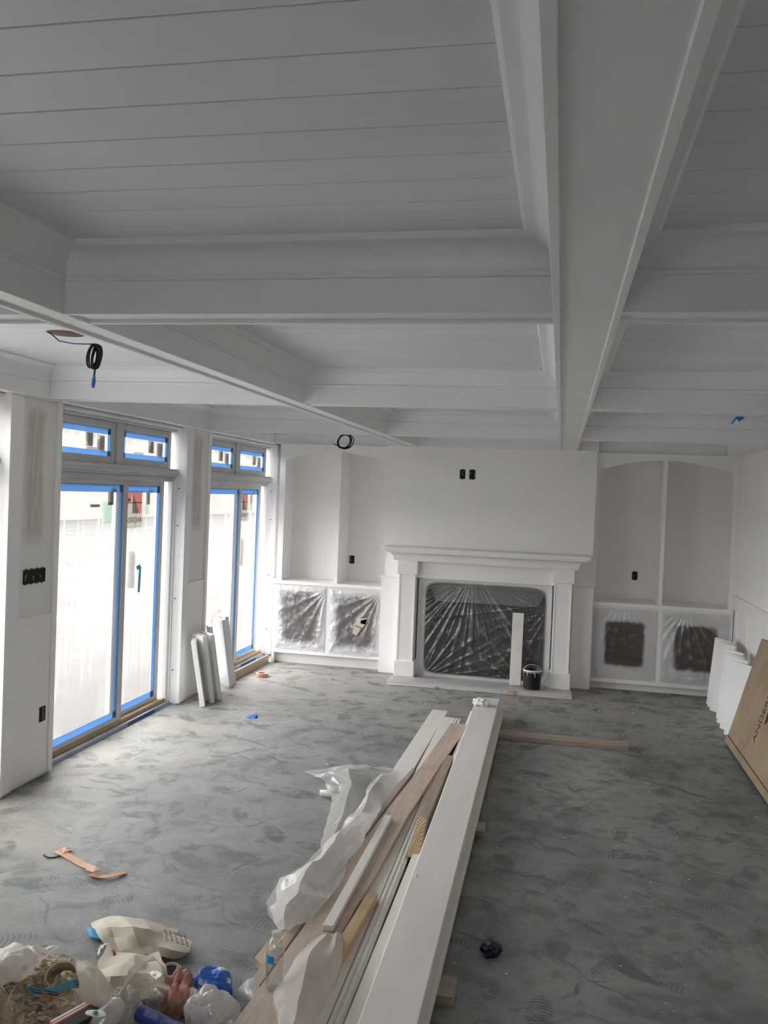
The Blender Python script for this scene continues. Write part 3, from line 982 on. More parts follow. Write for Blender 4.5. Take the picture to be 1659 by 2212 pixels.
            mb.hexa([(xx + 0.002, ya - 0.02, 1.20), (xx + 0.004, ya - 0.02, 1.20), (xx + 0.004, ya + 0.01, 1.215), (xx + 0.002, ya + 0.01, 1.215), (xx + 0.002, ya - 0.04, 1.235), (xx + 0.004, ya - 0.04, 1.235), (xx + 0.004, ya + 0.03, 1.25), (xx + 0.002, ya + 0.03, 1.25)])
            tag(mb.build('tape_hook', M['palebluetape']), 'hook shaped strip of pale blue tape stuck on the door film', 'tape')


def text_on(name, body, size, origin, xdir, ydir, mat, parent=None, extrude=0.0004, align='LEFT', serif=False):
    st = bpy.data.curves.new(name, 'FONT')
    st.body = body
    st.size = size
    st.align_x = align
    st.extrude = extrude
    st.offset = 0.0
    to = bpy.data.objects.new(name, st)
    COL.objects.link(to)
    bpy.context.view_layer.update()
    me = bpy.data.meshes.new_from_object(to.evaluated_get(bpy.context.evaluated_depsgraph_get()))
    bpy.data.objects.remove(to)
    me.materials.clear()
    me.materials.append(mat)
    o = bpy.data.objects.new(name, me)
    link(o, parent)
    xd = Vector(xdir).normalized()
    zd = xd.cross(Vector(ydir)).normalized()
    yd = zd.cross(xd)
    mm = Matrix((xd, yd, zd)).transposed().to_4x4()
    mm.translation = Vector(origin) - (WL[parent.name] if parent is not None else Vector())
    o.matrix_local = mm
    return o


# ================================================================== FIREPLACE
Y = CY
mt_ = thing('fireplace_mantel', 'white painted wooden fireplace mantel with square pilasters and deep shelf', 'mantel', (-0.73, 8.7, 0))
SX0, SX1 = -1.757, 0.305
MB().box(SX0, SX1, 8.525, CY, 1.326, 1.364).build('shelf', M['white'], mt_, 0.012, seg=3)
# cove under the shelf: mitred at both ends
prof = [(0.0, 1.222), (0.012, 1.224), (0.014, 1.236), (0.018, 1.240)]
for k in range(9):
    a = k / 8 * pi / 2
    prof.append((0.020 + 0.070 * (1 - cos(a)), 1.244 + 0.066 * sin(a)))
prof += [(0.098, 1.314), (0.098, 1.328)]
CB0, CB1, CBY = -1.632, 0.178, 8.628
rows = [[(CB0 - d, CY, z), (CB0 - d, CBY - d, z), (CB1 + d, CBY - d, z), (CB1 + d, CY, z)] for d, z in prof]
MB().grid(rows).build('crown_molding', M['white'], mt_, smooth=True, auto=35)
MB().box(-1.60, 0.15, 8.70, CY, 1.048, 1.23).build('frieze', M['white'], mt_, 0.003)
for x0, x1 in ((-1.612, -1.402), (-0.054, 0.158)):
    MB().box(x0 + 0.018, x1 - 0.018, 8.652, CY, 0.19, 1.09).build('pilaster', M['white'], mt_, 0.003)
    pil = bpy.data.objects['pilaster'] if x0 < -1 else bpy.data.objects['pilaster.001']
    mb = MB().box(x0 + 0.018, x0 + 0.036, 8.646, 8.66, 0.20, 1.083)
    mb.box(x1 - 0.036, x1 - 0.018, 8.646, 8.66, 0.20, 1.083)
    mb.build('edge_strip', M['white'], pil, 0.002)
    MB().box(x0, x1, 8.628, CY, 1.083, 1.224).build('capital', M['white'], pil, 0.003)
    MB().box(x0, x1, 8.630, CY, 0.036, 0.195).build('plinth', M['white'], pil, 0.004)
mb = MB()
mb.box(-1.405, -1.372, 8.77, CY, 0.036, 1.05)
mb.box(-0.085, -0.05, 8.77, CY, 0.036, 1.05)
mb.box(-1.405, -0.05, 8.77, CY, 1.03, 1.055)
mb.build('inner_trim', M['white'], mt_, 0.003)

hearth = MB().box(-1.60, 0.165, 8.405, 8.88, 0.0, 0.034).build('hearth_slab', M['stone'], None, 0.003)
tag(hearth, 'low stone hearth slab in front of the fireplace, under thin film', 'hearth')
rows = []
random.seed(3)
for j in range(15):
    r = []
    for i in range(90):
        u, v = i / 89, j / 14
        xx = -1.625 + 1.80 * u
        yy = 8.372 + 0.25 * v + (0.012 * noise.noise(Vector((u * 30, 0, 0))) if j == 0 else 0)
        zz = 0.037 + 0.009 * abs(noise.noise(Vector((xx * 16, yy * 24, 1)))) + 0.006 * abs(noise.noise(Vector((xx * 40, yy * 40, 4))))
        if v < 0.12:
            zz = 0.004 + (zz - 0.004) * (v / 0.12)
        r.append((xx, yy, zz))
    rows.append(r)
M['hearthfilm'] = film_mat('hearth_film', 0.22, (1, 1, 1), (0.74, 0.72, 0.69), 0.12, 0.5, 26, 0.2)[0]
tag(MB().grid(rows).build('hearth_film', M['hearthfilm'], None, smooth=True), 'crinkled clear film taped over the hearth slab', 'plastic film')
mb = MB()
mb.tube([(-1.62, 8.365, 0.008), (-1.45, 8.362, 0.007), (-1.2, 8.363, 0.009), (-1.12, 8.350, 0.014)], [0.008, 0.006, 0.007, 0.014], 7)
tag(mb.build('tape_curl', M['paper'], None, smooth=True), 'rolled edge of cream masking tape along the hearth front', 'tape')
tag(MB().box(-0.44, -0.37, 8.368, 8.40, 0.003, 0.037).build('tape_scrap', M['orangepale']), 'short piece of pale orange tape on the hearth edge', 'tape')

fb = thing('firebox', 'dark metal firebox with grey sloping hood behind clear film', 'fireplace', (-0.715, 9.1, 0.035))
mb = MB()
bx0, bx1, by = OX0 + 0.16, OX1 - 0.16, 9.42
mb.add([(OX0, CY, OZ0), (OX1, CY, OZ0), (bx1, by, OZ0), (bx0, by, OZ0)], [(0, 1, 2, 3)])
mb.add([(OX0, CY, OZ0), (bx0, by, OZ0), (bx0, by, OZ1), (OX0, CY, OZ1)], [(0, 1, 2, 3)])
mb.add([(OX1, CY, OZ0), (OX1, CY, OZ1), (bx1, by, OZ1), (bx1, by, OZ0)], [(0, 1, 2, 3)])
mb.add([(bx0, by, OZ0), (bx1, by, OZ0), (bx1, by, OZ1), (bx0, by, OZ1)], [(0, 1, 2, 3)])
mb.add([(OX0, CY, OZ1 - 0.002), (OX1, CY, OZ1 - 0.002), (bx1, by, OZ1 - 0.002), (bx0, by, OZ1 - 0.002)], [(0, 3, 2, 1)])
mb.build('lining', M['firebox'], fb)
mb = MB()
mb.hexa([(OX0 + 0.01, CY + 0.01, 0.955), (OX1 - 0.01, CY + 0.01, 0.955), (OX1 - 0.13, CY + 0.22, 0.80), (OX0 + 0.13, CY + 0.22, 0.80),
         (OX0 + 0.01, CY + 0.01, 0.965), (OX1 - 0.01, CY + 0.01, 0.965), (OX1 - 0.13, CY + 0.22, 0.81), (OX0 + 0.13, CY + 0.22, 0.81)])
mb.hexa([(OX0 + 0.12, CY + 0.02, 0.80), (OX1 - 0.12, CY + 0.02, 0.80), (OX1 - 0.10, CY + 0.03, 0.80), (OX0 + 0.10, CY + 0.03, 0.80),
         (OX0 + 0.02, CY + 0.02, 0.985), (OX1 - 0.02, CY + 0.02, 0.985), (OX1 - 0.02, CY + 0.03, 0.985), (OX0 + 0.02, CY + 0.03, 0.985)])
mb.build('hood', M['hood'], fb)


def flat_film(name, x0, x1, z0, z1, yv, mat, label, disp, nu=70, nv=60, parent=None, cat='plastic film', group=None, foldk=0.0):
    rows, fold = [], []
    for j in range(nv + 1):
        v = j / nv
        r = []
        for i in range(nu + 1):
            u = i / nu
            e = min(1, 14 * min(u, 1 - u, v, 1 - v))
            dd_ = disp(u, v) * e
            if foldk:
                fold.append(max(0.0, min(1.0, dd_ * foldk - 0.25)))
            r.append((x0 + (x1 - x0) * u, yv - dd_, z0 + (z1 - z0) * v))
        rows.append(r)
    mb = MB().grid(rows)
    mb.fold = fold or None
    o = mb.build(name, mat, parent, smooth=True)
    if parent is None:
        tag(o, label, cat, group)
    return o


def fire_folds(u, v):
    d = 0.0
    for cx, cz, k, s in ((0.40, 1.06, 34, 1.0), (0.40, 1.10, 23, 3.3), (0.02, -0.05, 17, 2.2), (1.02, 0.82, 16, 4.1), (0.9, -0.1, 12, 0.4)):
        a = math.atan2(v - cz, u - cx)
        rr = sqrt((u - cx) ** 2 + (v - cz) ** 2)
        f = abs(sin(a * k + s + 0.7 * noise.noise(Vector((a * 3, rr, s))))) ** 11
        d += f * math.exp(-rr * 1.5) * 1.15 * min(1, rr * 6) * max(0, noise.noise(Vector((a * 6, s, 0))) + 0.42)
    d += 0.18 * noise.noise(Vector((u * 5, v * 5, 0)))
    return 0.020 * d


flat_film('fireplace_film', -1.378, -0.058, 0.032, 1.045, 8.764, M['firefilm'], 'large clear film stretched over the fireplace opening, white overspray at its edges', fire_folds, 220, 150, foldk=50)


# ================================================================== BUILT-IN BOOKCASES
def arch_header(mb, x0, x1, zs, zm, ztop, y0, y1, n=18):
    """board with an arched lower edge, solid"""
    top, low = [], []
    xm = (x0 + x1) / 2
    for i in range(n + 1):
        xx = x0 + (x1 - x0) * i / n
        t = (xx - xm) / ((x1 - x0) / 2)
        zz = zs + (zm - zs) * (1 - t * t)
        low.append((xx, zz))
        top.append((xx, ztop))
    for i in range(n):
        (a, za), (b, zb) = low[i], low[i + 1]
        mb.hexa([(a, y0, za), (b, y0, zb), (b, y1, zb), (a, y1, za), (a, y0, ztop), (b, y0, ztop), (b, y1, ztop), (a, y1, ztop)])


def bookcase(x0, x1, ox0, ox1, zs, zm, dv0, dv1, zc, lab, yf=8.985, yb=9.42):
    t = thing('bookcase', lab, 'bookcase', ((x0 + x1) / 2, 9.2, zc))
    mb = MB()
    mb.box(x0, ox0, yf, yf + 0.022, zc, ZB - 0.001)
    mb.box(ox1, x1, yf, yf + 0.022, zc, ZB - 0.001)
    arch_header(mb, ox0, ox1, zs, zm, ZB - 0.001, yf, yf + 0.022)
    mb.build('face_frame', M['white'], t)
    MB().box(x0 - 0.02, x0, yf + 0.004, yb, zc, ZB - 0.001).build('side_panel', M['white'], t)
    MB().box(x1, x1 + 0.02, yf + 0.004, yb, zc, ZB - 0.001).build('side_panel', M['white'], t)
    MB().box(x0 - 0.02, x1 + 0.02, yb, yb + 0.015, zc, ZB - 0.001).build('back_panel', M['wall'], t)
    MB().box(x0 - 0.02, x1 + 0.02, yf + 0.022, yb, ZB - 0.035, ZB - 0.001).build('top_panel', M['white'], t)
    MB().box(dv0, dv1, yf - 0.001, yb, zc, zm + 0.03).build('divider', M['white'], t, 0.002)
    return t


bookcase(-3.005, -1.792, -2.960, -1.80, 2.224, 2.318, -2.366, -2.332, 0.905, 'white built-in bookcase with arched top between fireplace and sliding door')
bookcase(0.335, 1.70, 0.371, 1.652, 2.222, 2.334, 0.99, 1.026, 0.890, 'white built-in bookcase with arched top in the corner beside the plain wall')


def counter(x0, x1, z0, z1, lab):
    o = MB().box(x0, x1, 8.945, 9.42, z0, z1).build('counter_top', M['white'], None, 0.006, seg=2)
    tag(o, lab, 'counter')
    return o


counter(-3.078, -1.812, 0.868, 0.905, 'white painted counter board under the bookcase beside the sliding door')
counter(0.352, 1.70, 0.853, 0.890, 'white painted counter board under the corner bookcase')


def base_cabinet(x0, x1, o1, o2, z0, z1, ztop, zrail, lab, endleg):
    yf = 8.968
    t = thing('base_cabinet', lab, 'cabinet', ((x0 + x1) / 2, 9.2, 0))
    mb = MB()
    mb.box(x0, o1[0], yf, yf + 0.022, 0.0 if endleg else zrail, ztop)
    mb.box(o1[1], o2[0], yf, yf + 0.022, zrail, ztop)
    mb.box(o2[1], x1, yf, yf + 0.022, zrail, ztop)
    mb.box(o1[0], o1[1], yf, yf + 0.022, z1, ztop)
    mb.box(o2[0], o2[1], yf, yf + 0.022, z1, ztop)
    mb.box(o1[0], o1[1], yf, yf + 0.022, zrail, z0)
    mb.box(o2[0], o2[1], yf, yf + 0.022, zrail, z0)
    mb.build('face_frame', M['white'], t)
    MB().box(x0, x0 + 0.018, yf + 0.022, 9.42, 0.0, ztop).build('side_panel', M['white'], t)
    MB().box(x1 - 0.018, x1, yf + 0.022, 9.42, 0.0, ztop).build('side_panel', M['white'], t)
    MB().box(x0 + 0.018, x1 - 0.018, yf + 0.075, yf + 0.09, 0.0, zrail + 0.01).build('toe_kick', M['white'], t)
    MB().box(x0 + 0.018, x1 - 0.018, yf + 0.03, 9.40, zrail + 0.01, z0 - 0.003).build('bottom_panel', M['plybrown'], t)
    MB().box(x0 + 0.018, x1 - 0.018, 9.385, 9.40, zrail, ztop).build('back_panel', M['plybrown'], t)
    mid = (o1[1] + o2[0]) / 2
    MB().box(mid - 0.01, mid + 0.01, yf + 0.022, 9.385, zrail + 0.01, ztop).build('divider', M['plybrown'], t)
    return t


base_cabinet(-3.04, -1.81, (-3.013, -2.447), (-2.397, -1.822), 0.168, 0.848, 0.868, 0.118, 'white open base cabinet under the bookcase beside the sliding door', True)
base_cabinet(0.352, 1.70, (0.376, 0.978), (1.042, 1.664), 0.128, 0.828, 0.853, 0.078, 'white open base cabinet under the corner bookcase', False)


def crumple(seed, a1=0.010, cx=0.9, cz=1.0, k=9):
    def f(u, v):
        ang = math.atan2(v - cz, u - cx)
        rr = sqrt((u - cx) ** 2 + (v - cz) ** 2)
        d = abs(sin(ang * k + seed)) ** 4 * math.exp(-rr * 1.3) * 1.6 * min(1, rr * 5)
        q = Vector((u * 4 + seed, v * 4, seed))
        d += (1 - abs(noise.noise(q * 1.3)) * 2) * 0.55 + (1 - abs(noise.noise(q * 3.1)) * 2) * 0.25
        return a1 * d
    return f


flat_film('cabinet_film', -3.016, -2.444, 0.160, 0.856, 8.960, M['cabfilm_l'], 'wrinkled clear film over the cabinet opening by the sliding door', crumple(1.3, 0.013, 1.0, 0.95), 90, 90, group='films over the cabinet openings', foldk=38)
fo = flat_film('cabinet_film', -2.400, -1.818, 0.152, 0.852, 8.960, M['cabfilm_l'], 'wrinkled clear film with a patch of cream tape, nearest the fireplace leg', crumple(4.4, 0.017, 0.95, 0.98, 11), 90, 90, group='films over the cabinet openings', foldk=38)
flat_film('cabinet_film', 0.370, 0.984, 0.120, 0.836, 8.960, M['cabfilm_r'], 'sprayed film over the corner cabinet opening next to the fireplace', crumple(7.7, 0.006, 0.5, 1.2, 14), 90, 90, group='films over the cabinet openings', foldk=38)
flat_film('cabinet_film', 1.036, 1.670, 0.120, 0.836, 8.960, M['cabfilm_r'], 'sprayed film over the corner cabinet opening behind the leaning white shelves', crumple(2.9, 0.012, 0.35, 1.05, 12), 90, 90, group='films over the cabinet openings', foldk=38)
# crossed bits of masking tape on one film
q0 = lambda px, py: onp(px, py, (0, 8.935, 0), (0, 1, 0))
mb = MB()
for pts in ([(770, 1337), (794, 1335), (792, 1346), (781, 1358), (768, 1352)], [(766, 1350), (781, 1356), (775, 1366), (769, 1373), (761, 1367)], [(780, 1340), (793, 1337), (790, 1350), (778, 1346)]):
    mb.extrude([q0(*p) for p in pts], (0, -0.004, 0))
tag(mb.build('tape_patch', M['paper']), 'patch of torn cream tape on the wrinkled cabinet film', 'tape')


# ================================================================== WALL BOXES AND CABLES
def wall_box(name, c, udir, w, h, lab, gangs=1, n=(0, -1, 0), group=None, wires=2, seed=1):
    """recessed black box seen as a rimmed hollow with loose wire ends"""
    c, u, nn = Vector(c), Vector(udir).normalized(), Vector(n)
    up = Vector((0, 0, 1))
    t = thing(name, lab, 'electrical box', c, group)
    R = random.Random(seed)

    def fr(mb, a0, a1, b0, b1, d0, d1):
        pts = [c + u * a + up * b + nn * d for d in (d0, d1) for a, b in ((a0, b0), (a1, b0), (a1, b1), (a0, b1))]
        mb.hexa(pts)
    rim = 0.004
    mb = MB()
    fr(mb, -w / 2, -w / 2 + rim, -h / 2, h / 2, 0.0, 0.006)
    fr(mb, w / 2 - rim, w / 2, -h / 2, h / 2, 0.0, 0.006)
    fr(mb, -w / 2, w / 2, -h / 2, -h / 2 + rim, 0.0, 0.006)
    fr(mb, -w / 2, w / 2, h / 2 - rim, h / 2, 0.0, 0.006)
    for g in range(gangs):
        a = -w / 2 + w * (g + 0.5) / gangs
        fr(mb, a - 0.008, a + 0.008, h / 2, h / 2 + 0.006, 0.0, 0.004)
        fr(mb, a - 0.008, a + 0.008, -h / 2 - 0.006, -h / 2, 0.0, 0.004)
    mb.build('rim', M['black'], t)
    mb = MB()
    fr(mb, -w / 2 + rim, w / 2 - rim, -h / 2 + rim, h / 2 - rim, -0.002, 0.002)
    mb.build('hollow', M['dark'], t)
    for g in range(wires):
        a = -w / 2 + w * (g + 0.5) / wires
        p = [c + u * (a + R.uniform(-.3, .3) * w / wires * 0.8) + up * (R.uniform(-0.4, 0.4) * h * 0.8) + nn * R.uniform(0.004, 0.010) for _ in range(4)]
        path = []
        for i in range(3):
            for s in range(4):
                path.append(p[i].lerp(p[i + 1], s / 4))
        path.append(p[3])
        MB().tube(path, 0.0022, 6).build('wire', M['grey_wire'] if g % 2 == 0 else M['cable'], t, smooth=True)
    return t


UX = (1, 0, 0)
wall_box('outlet_box', (-1.013, CY - 0.001, 2.128), UX, 0.056, 0.095, 'black outlet box above the mantel, empty of wires', 1, group='boxes above the mantel', wires=1, seed=2)
wall_box('outlet_box', (-0.912, CY - 0.001, 2.128), UX, 0.062, 0.097, 'black outlet box above the mantel with a pale wire in it', 1, group='boxes above the mantel', wires=3, seed=5)
wall_box('outlet_box', (-2.282, 9.419, 1.139), UX, 0.056, 0.085, 'black outlet box in the bookcase beside the sliding door', 1, wires=2, seed=8)
wall_box('outlet_box', (0.789, 9.419, 1.135), UX, 0.056, 0.085, 'black outlet box in the corner bookcase', 1, wires=2, seed=11)
# paper squares round the two bookcase boxes
wall_box('switch_box', (XL + 0.0085, 4.798, 1.300), (0, 1, 0), 0.225, 0.088, 'wide black switch box with loose wires on the pier by the door', 4, (1, 0, 0), wires=6, seed=4)
t = thing('outlet_box', 'small recessed outlet box low on the pier by the door', 'electrical box', (XL + 0.016, 4.92, 0.36))
mb = MB()
x = XL + 0.0165
mb.box(x, x + 0.002, 4.887, 4.952, 0.36, 0.456)
mb.build('hollow', M['dark'], t)
mb = MB().box(x, x + 0.004, 4.915, 4.936, 0.365, 0.45)
mb.build('back_plate', M['plybrown'], t)


def coil(c, rx, rz, turns, seed, yaw):
    R = random.Random(seed)
    pts = []
    n = turns * 22
    for i in range(n + 1):
        a = 2 * pi * i / 22
        k = i // 22
        w = 1 + 0.10 * sin(k * 2.1 + seed) + 0.03 * sin(a * 2 + k)
        xx = rx * w * sin(a + 0.1 * k) + 0.012 * sin(k * 1.7)
        zz = rz * (0.96 + 0.05 * cos(k)) * cos(a)
        dd = 0.006 * (k - turns / 2) + 0.008 * sin(a)
        pts.append(Vector(c) + Vector((xx * cos(yaw) - dd * sin(yaw), xx * sin(yaw) + dd * cos(yaw), zz)))
    return pts


# can-light hole with its hanging coil
hole = Vector((-2.345, 3.72, ZC))
t = thing('ceiling_cable', 'coiled black cable with blue taped end hanging from a round ceiling hole', 'cable', hole)
MB().lathe([(0.0, -0.002), (0.085, -0.002), (0.088, 0.0), (0.088, 0.004)], hole, n=28).build('cut_hole', M['plybrown'], t, smooth=True)
cc = onp(204, 771, (0, 3.55, 0), (0, 1, 0))
a0 = hole + Vector((-0.06, -0.05, 0.0))
topc = cc + Vector((0, 0, 0.058))
lead = [a0, a0.lerp(topc, 0.25) + Vector((0, 0, -0.03)), a0.lerp(topc, 0.55) + Vector((0, 0, -0.025)), a0.lerp(topc, 0.8) + Vector((0.0, 0, -0.012)), topc]
MB().tube(lead, 0.0028, 6).build('lead', M['cable'], t, smooth=True)
MB().tube(coil(cc, 0.019, 0.055, 6, 2, 0.35), 0.0042, 6).build('coil', M['cable'], t, smooth=True)
tail = [cc + Vector((0.004, 0, -0.05)), cc + Vector((0.003, 0, -0.075)), cc + Vector((0.001, 0, -0.092))]
MB().tube(tail, 0.004, 6).build('tail', M['cable'], t, smooth=True)
MB().tube([tail[-1] + Vector((0.001, 0, 0.006)), tail[-1] + Vector((0.0, 0, -0.012)), tail[-1] + Vector((-0.003, 0, -0.036)), tail[-1] + Vector((-0.002, 0, -0.048))], [0.005, 0.009, 0.008, 0.004], 8).build('tape_end', M['bluetape'], t, smooth=True)
# second coil
c2 = onp(745, 953, (0, 7.75, 0), (0, 1, 0))
t = thing('ceiling_cable', 'loose black cable loops hanging in front of the arched bookcase', 'cable', (c2.x, c2.y, ZC))
MB().tube(coil(c2 + Vector((0, 0, -0.004)), 0.066, 0.068, 4, 5, 0.1), 0.0055, 6).build('coil', M['cable'], t, smooth=True)
MB().tube([c2 + Vector((-0.105, 0, -0.028)), c2 + Vector((-0.07, 0, -0.045)), c2 + Vector((-0.02, 0, -0.058)), c2 + Vector((0.03, 0, -0.062))], 0.005, 6).build('loose_end', M['cable'], t, smooth=True)
MB().tube([c2 + Vector((0, 0, 0.09)), Vector((c2.x + 0.02, c2.y, 2.50)), Vector((c2.x + 0.03, c2.y, ZC))], 0.005, 6).build('lead', M['cable'], t, smooth=True)

# flag of blue tape hanging off the ceiling beam
yb_ = 7.085
pq = lambda px, py: onp(px, py, (0, yb_, 0), (0, 1, 0))
mb = MB()
mb.extrude([pq(1578, 915), pq(1596, 893), pq(1600, 895), pq(1581, 916)], (0, -0.004, 0))
mb.extrude([pq(1596, 893), pq(1608, 903), pq(1597, 911), pq(1589, 903)], (0, -0.012, 0))
tag(mb.build('tape_flag', M['bluetape']), 'small flag of blue tape stuck on the ceiling cove', 'tape')


# ================================================================== LEANING BOARDS
wdl = (-0.78, 0.62, 0)
specs = [((432, 1528), (-0.36, 0.93, 0), 0.57, 0.042, 'first white shelf board leaning on the pier, its edge lit'),
         ((455, 1520), wdl, 0.605, 0.042, 'white shelf board leaning on the pier, second from its edge'),
         ((471, 1514), wdl, 0.60, 0.042, 'white shelf board leaning on the pier, third from its edge'),
         ((496, 1485), (-0.80, 0.60, 0), 0.655, 0.038, 'white shelf board standing before the door film, its face glowing'),
         ((503, 1479), (-0.80, 0.60, 0), 0.67, 0.038, 'last white shelf board of the row, nearest the bookcase')]
for (px, py), wd, h, tt, lab in specs:
    b = G(px, py, 0)
    wd = Vector(wd).normalized()
    nn = Vector((wd.y, -wd.x, 0))
    up = Vector((0, 0, 1)) - nn * 0.17
    mb = MB().slab(b, wd, up, 0.19, h, tt)
    tag(mb.build('shelf_board', M['shelfwhite'], None, 0.002), lab, 'board', 'white shelf boards by the window wall')
b = Vector((-3.02, 7.42, 0))
tag(MB().slab(b, (-0.6, 0.8, 0), Vector((-0.14, -0.08, 1)), 0.12, 0.625, 0.03).build('shelf_board', M['shelfwhite'], None, 0.002), 'white shelf board mostly hidden, only its top corner showing between the others', 'board', 'white shelf boards by the window wall')


def sheet(name, mat, rows, sub, amp, freq, seed, label=None, cat=None, parent=None, group=None, pleat=None, smooth=True, minz=None, lin=False):
    """crumpled sheet through a grid of points"""
    def cr(p, t):
        n_ = len(p) - 1
        x = t * n_
        i = min(int(x), n_ - 1)
        f = x - i
        if lin:
            return p[i].lerp(p[i + 1], f)
        p0, p1, p2, p3 = p[max(i - 1, 0)], p[i], p[i + 1], p[min(i + 2, n_)]
        return 0.5 * ((2 * p1) + (p2 - p0) * f + (2 * p0 - 5 * p1 + 4 * p2 - p3) * f * f + (3 * p1 - p0 - 3 * p2 + p3) * f ** 3)
    rows = [[Vector(p) for p in r] for r in rows]
    nu, nv = sub
    out = []
    for j in range(nv + 1):
        v = j / nv
        r = []
        for i in range(nu + 1):
            u = i / nu
            col = [cr(rw, u) for rw in rows]
            p = cr(col, v)
            q = p * freq + Vector((seed * 7.1, seed * 3.3, seed))
            d = facet(q * 0.55, seed)
            e = 0.5 * amp * Vector((facet(q * 0.5 + Vector((3, 1, 0)), seed + 1), facet(q * 0.5 + Vector((1, 5, 0)), seed + 2), 0))
            if pleat:
                d += pleat[1] / amp * (1 - 2 * abs(sin(pi * pleat[0] * u + 0.9 * noise.noise(Vector((v * 2, seed, 0))))))
            p = p + Vector((0, 0, amp * d)) + e
            if minz is not None and p.z < minz:
                p.z = minz + 0.001 * abs(d)
            r.append(p)
        out.append(r)
    o = MB().grid(out).build(name, mat, parent, smooth=smooth, auto=13)
    if label:
        tag(o, label, cat, group)
    return o


# torn film standing behind the leaning boards
px_ = lambda a, b, yy: onp(a, b, (0, yy, 0), (0, 1, 0))
sheet('torn_film', M['paperthin'], [[px_(446, 1368, 7.75), px_(458, 1352, 7.72), px_(470, 1352, 7.75), px_(482, 1346, 7.78)],
                                     [px_(448, 1345, 7.75), px_(456, 1335, 7.70), px_(468, 1330, 7.76), px_(479, 1332, 7.74)],
                                     [px_(452, 1314, 7.76), px_(457, 1330, 7.72), px_(466, 1316, 7.73), px_(476, 1318, 7.77)]], (24, 16), 0.012, 22, 4,
      'torn cream film sticking up behind the leaning shelf boards', 'plastic film')

# raw board on edge along the further sill
p0, p1 = G(505, 1452), G(585, 1415 + 18)
tag(MB().hexa([Vector((-3.10, 7.75, 0)), Vector((-3.082, 7.75, 0)), Vector((-3.062, 8.955, 0)), Vector((-3.08, 8.955, 0)), Vector((-3.10, 7.75, 0.085)), Vector((-3.082, 7.75, 0.085)), Vector((-3.062, 8.955, 0.085)), Vector((-3.08, 8.955, 0.085))]).build('sill_board', M['rawstrip'], None, 0.002), 'pale raw board on edge along the sill of the further door', 'board')

# white shelves stacked against the plain wall
wdr = Vector((0.46, -0.888, 0))
labs = ['first white shelf of the stack by the corner cabinet', 'second white shelf from the corner cabinet', 'third white shelf from the corner cabinet',
        'middle white shelf of the stack, stepping forward of three others', 'third white shelf behind the cardboard carton', 'second white shelf behind the cardboard carton, its edge in shade', 'white shelf standing next to the cardboard carton']
for (px, py, h), lab in zip(((1525, 1521, 0.645), (1527.5, 1526, 0.64), (1532, 1534, 0.64), (1546, 1551, 0.63), (1547.5, 1561, 0.62), (1554, 1573, 0.625), (1563, 1586, 0.615)), labs):
    b = G(px, py, 0)
    nn = Vector((-wdr.y, wdr.x, 0))
    up = Vector((0, 0, 1)) + nn * 0.10
    mb = MB().slab(b, wdr, up, 0.24, h, -0.019)
    tag(mb.build('white_shelf', M['shelfwhite'], None, 0.0015), lab, 'shelf', 'white shelves stacked by the carton')

# ---- big flat carton leaning on the wall
O = Vector((1.367, 7.275, 0.0))
u_ = Vector((0.232, 0, 0.846)).normalized()
v_ = Vector((0, -1, 0))
n_ = Vector((u_.z, 0, -u_.x))      # into the carton
ct = thing('cardboard_carton', 'large flat brown cardboard carton with printed lettering leaning on the wall', 'box', (1.5, 6.3, 0))
Hc, Lc, Tc = 0.878, 2.0, 0.085
sh = Vector((0, 0, u_.x * Tc))
pts = [O, O + v_ * Lc, O + v_ * Lc + n_ * Tc, O + n_ * Tc]
pts = [p + sh for p in pts] + [p + u_ * Hc + sh for p in pts]
MB().hexa(pts).build('carton_body', M['kraft'], ct, 0.003)


def fp(px, py, off=0.0):
    return onp(px, py, O + sh - n_ * off, n_)


# lower flap with its open crease
flp = 0.055
a = [O + sh - n_ * 0.004, O + sh + v_ * Lc - n_ * 0.004, O + sh + v_ * Lc + u_ * flp - n_ * 0.007, O + sh + u_ * flp - n_ * 0.007]
a[0] = a[0] - v_ * 0.012
a[3] = a[3] - v_ * 0.012
MB().extrude(a, n_ * 0.006).build('flap', M['kraft'], ct)
MB().extrude([O + sh + u_ * flp - n_ * 0.002, O + sh + v_ * Lc + u_ * flp - n_ * 0.002, O + sh + v_ * Lc + u_ * (flp + 0.004) - n_ * 0.002, O + sh + u_ * (flp + 0.006) - n_ * 0.002], n_ * 0.001).build('crease', M['kraftdark'], ct)
base_pt = fp(1629, 1606, 0.001)
text_on('lettering', 'ANDERSEN', 0.098, base_pt, u_, -v_, M['ink'], ct)
e0 = fp(1650, 1566, 0.002)
MB().extrude([e0, e0 + u_ * 0.10 - v_ * 0.01, e0 + u_ * 0.13 + v_ * 0.055, e0 + u_ * 0.03 + v_ * 0.05], n_ * 0.001).build('emblem', M['ink'], ct)
text_on('lettering', 'WINDOWS', 0.04, fp(1659, 1580, 0.001), u_, -v_, M['ink'], ct)

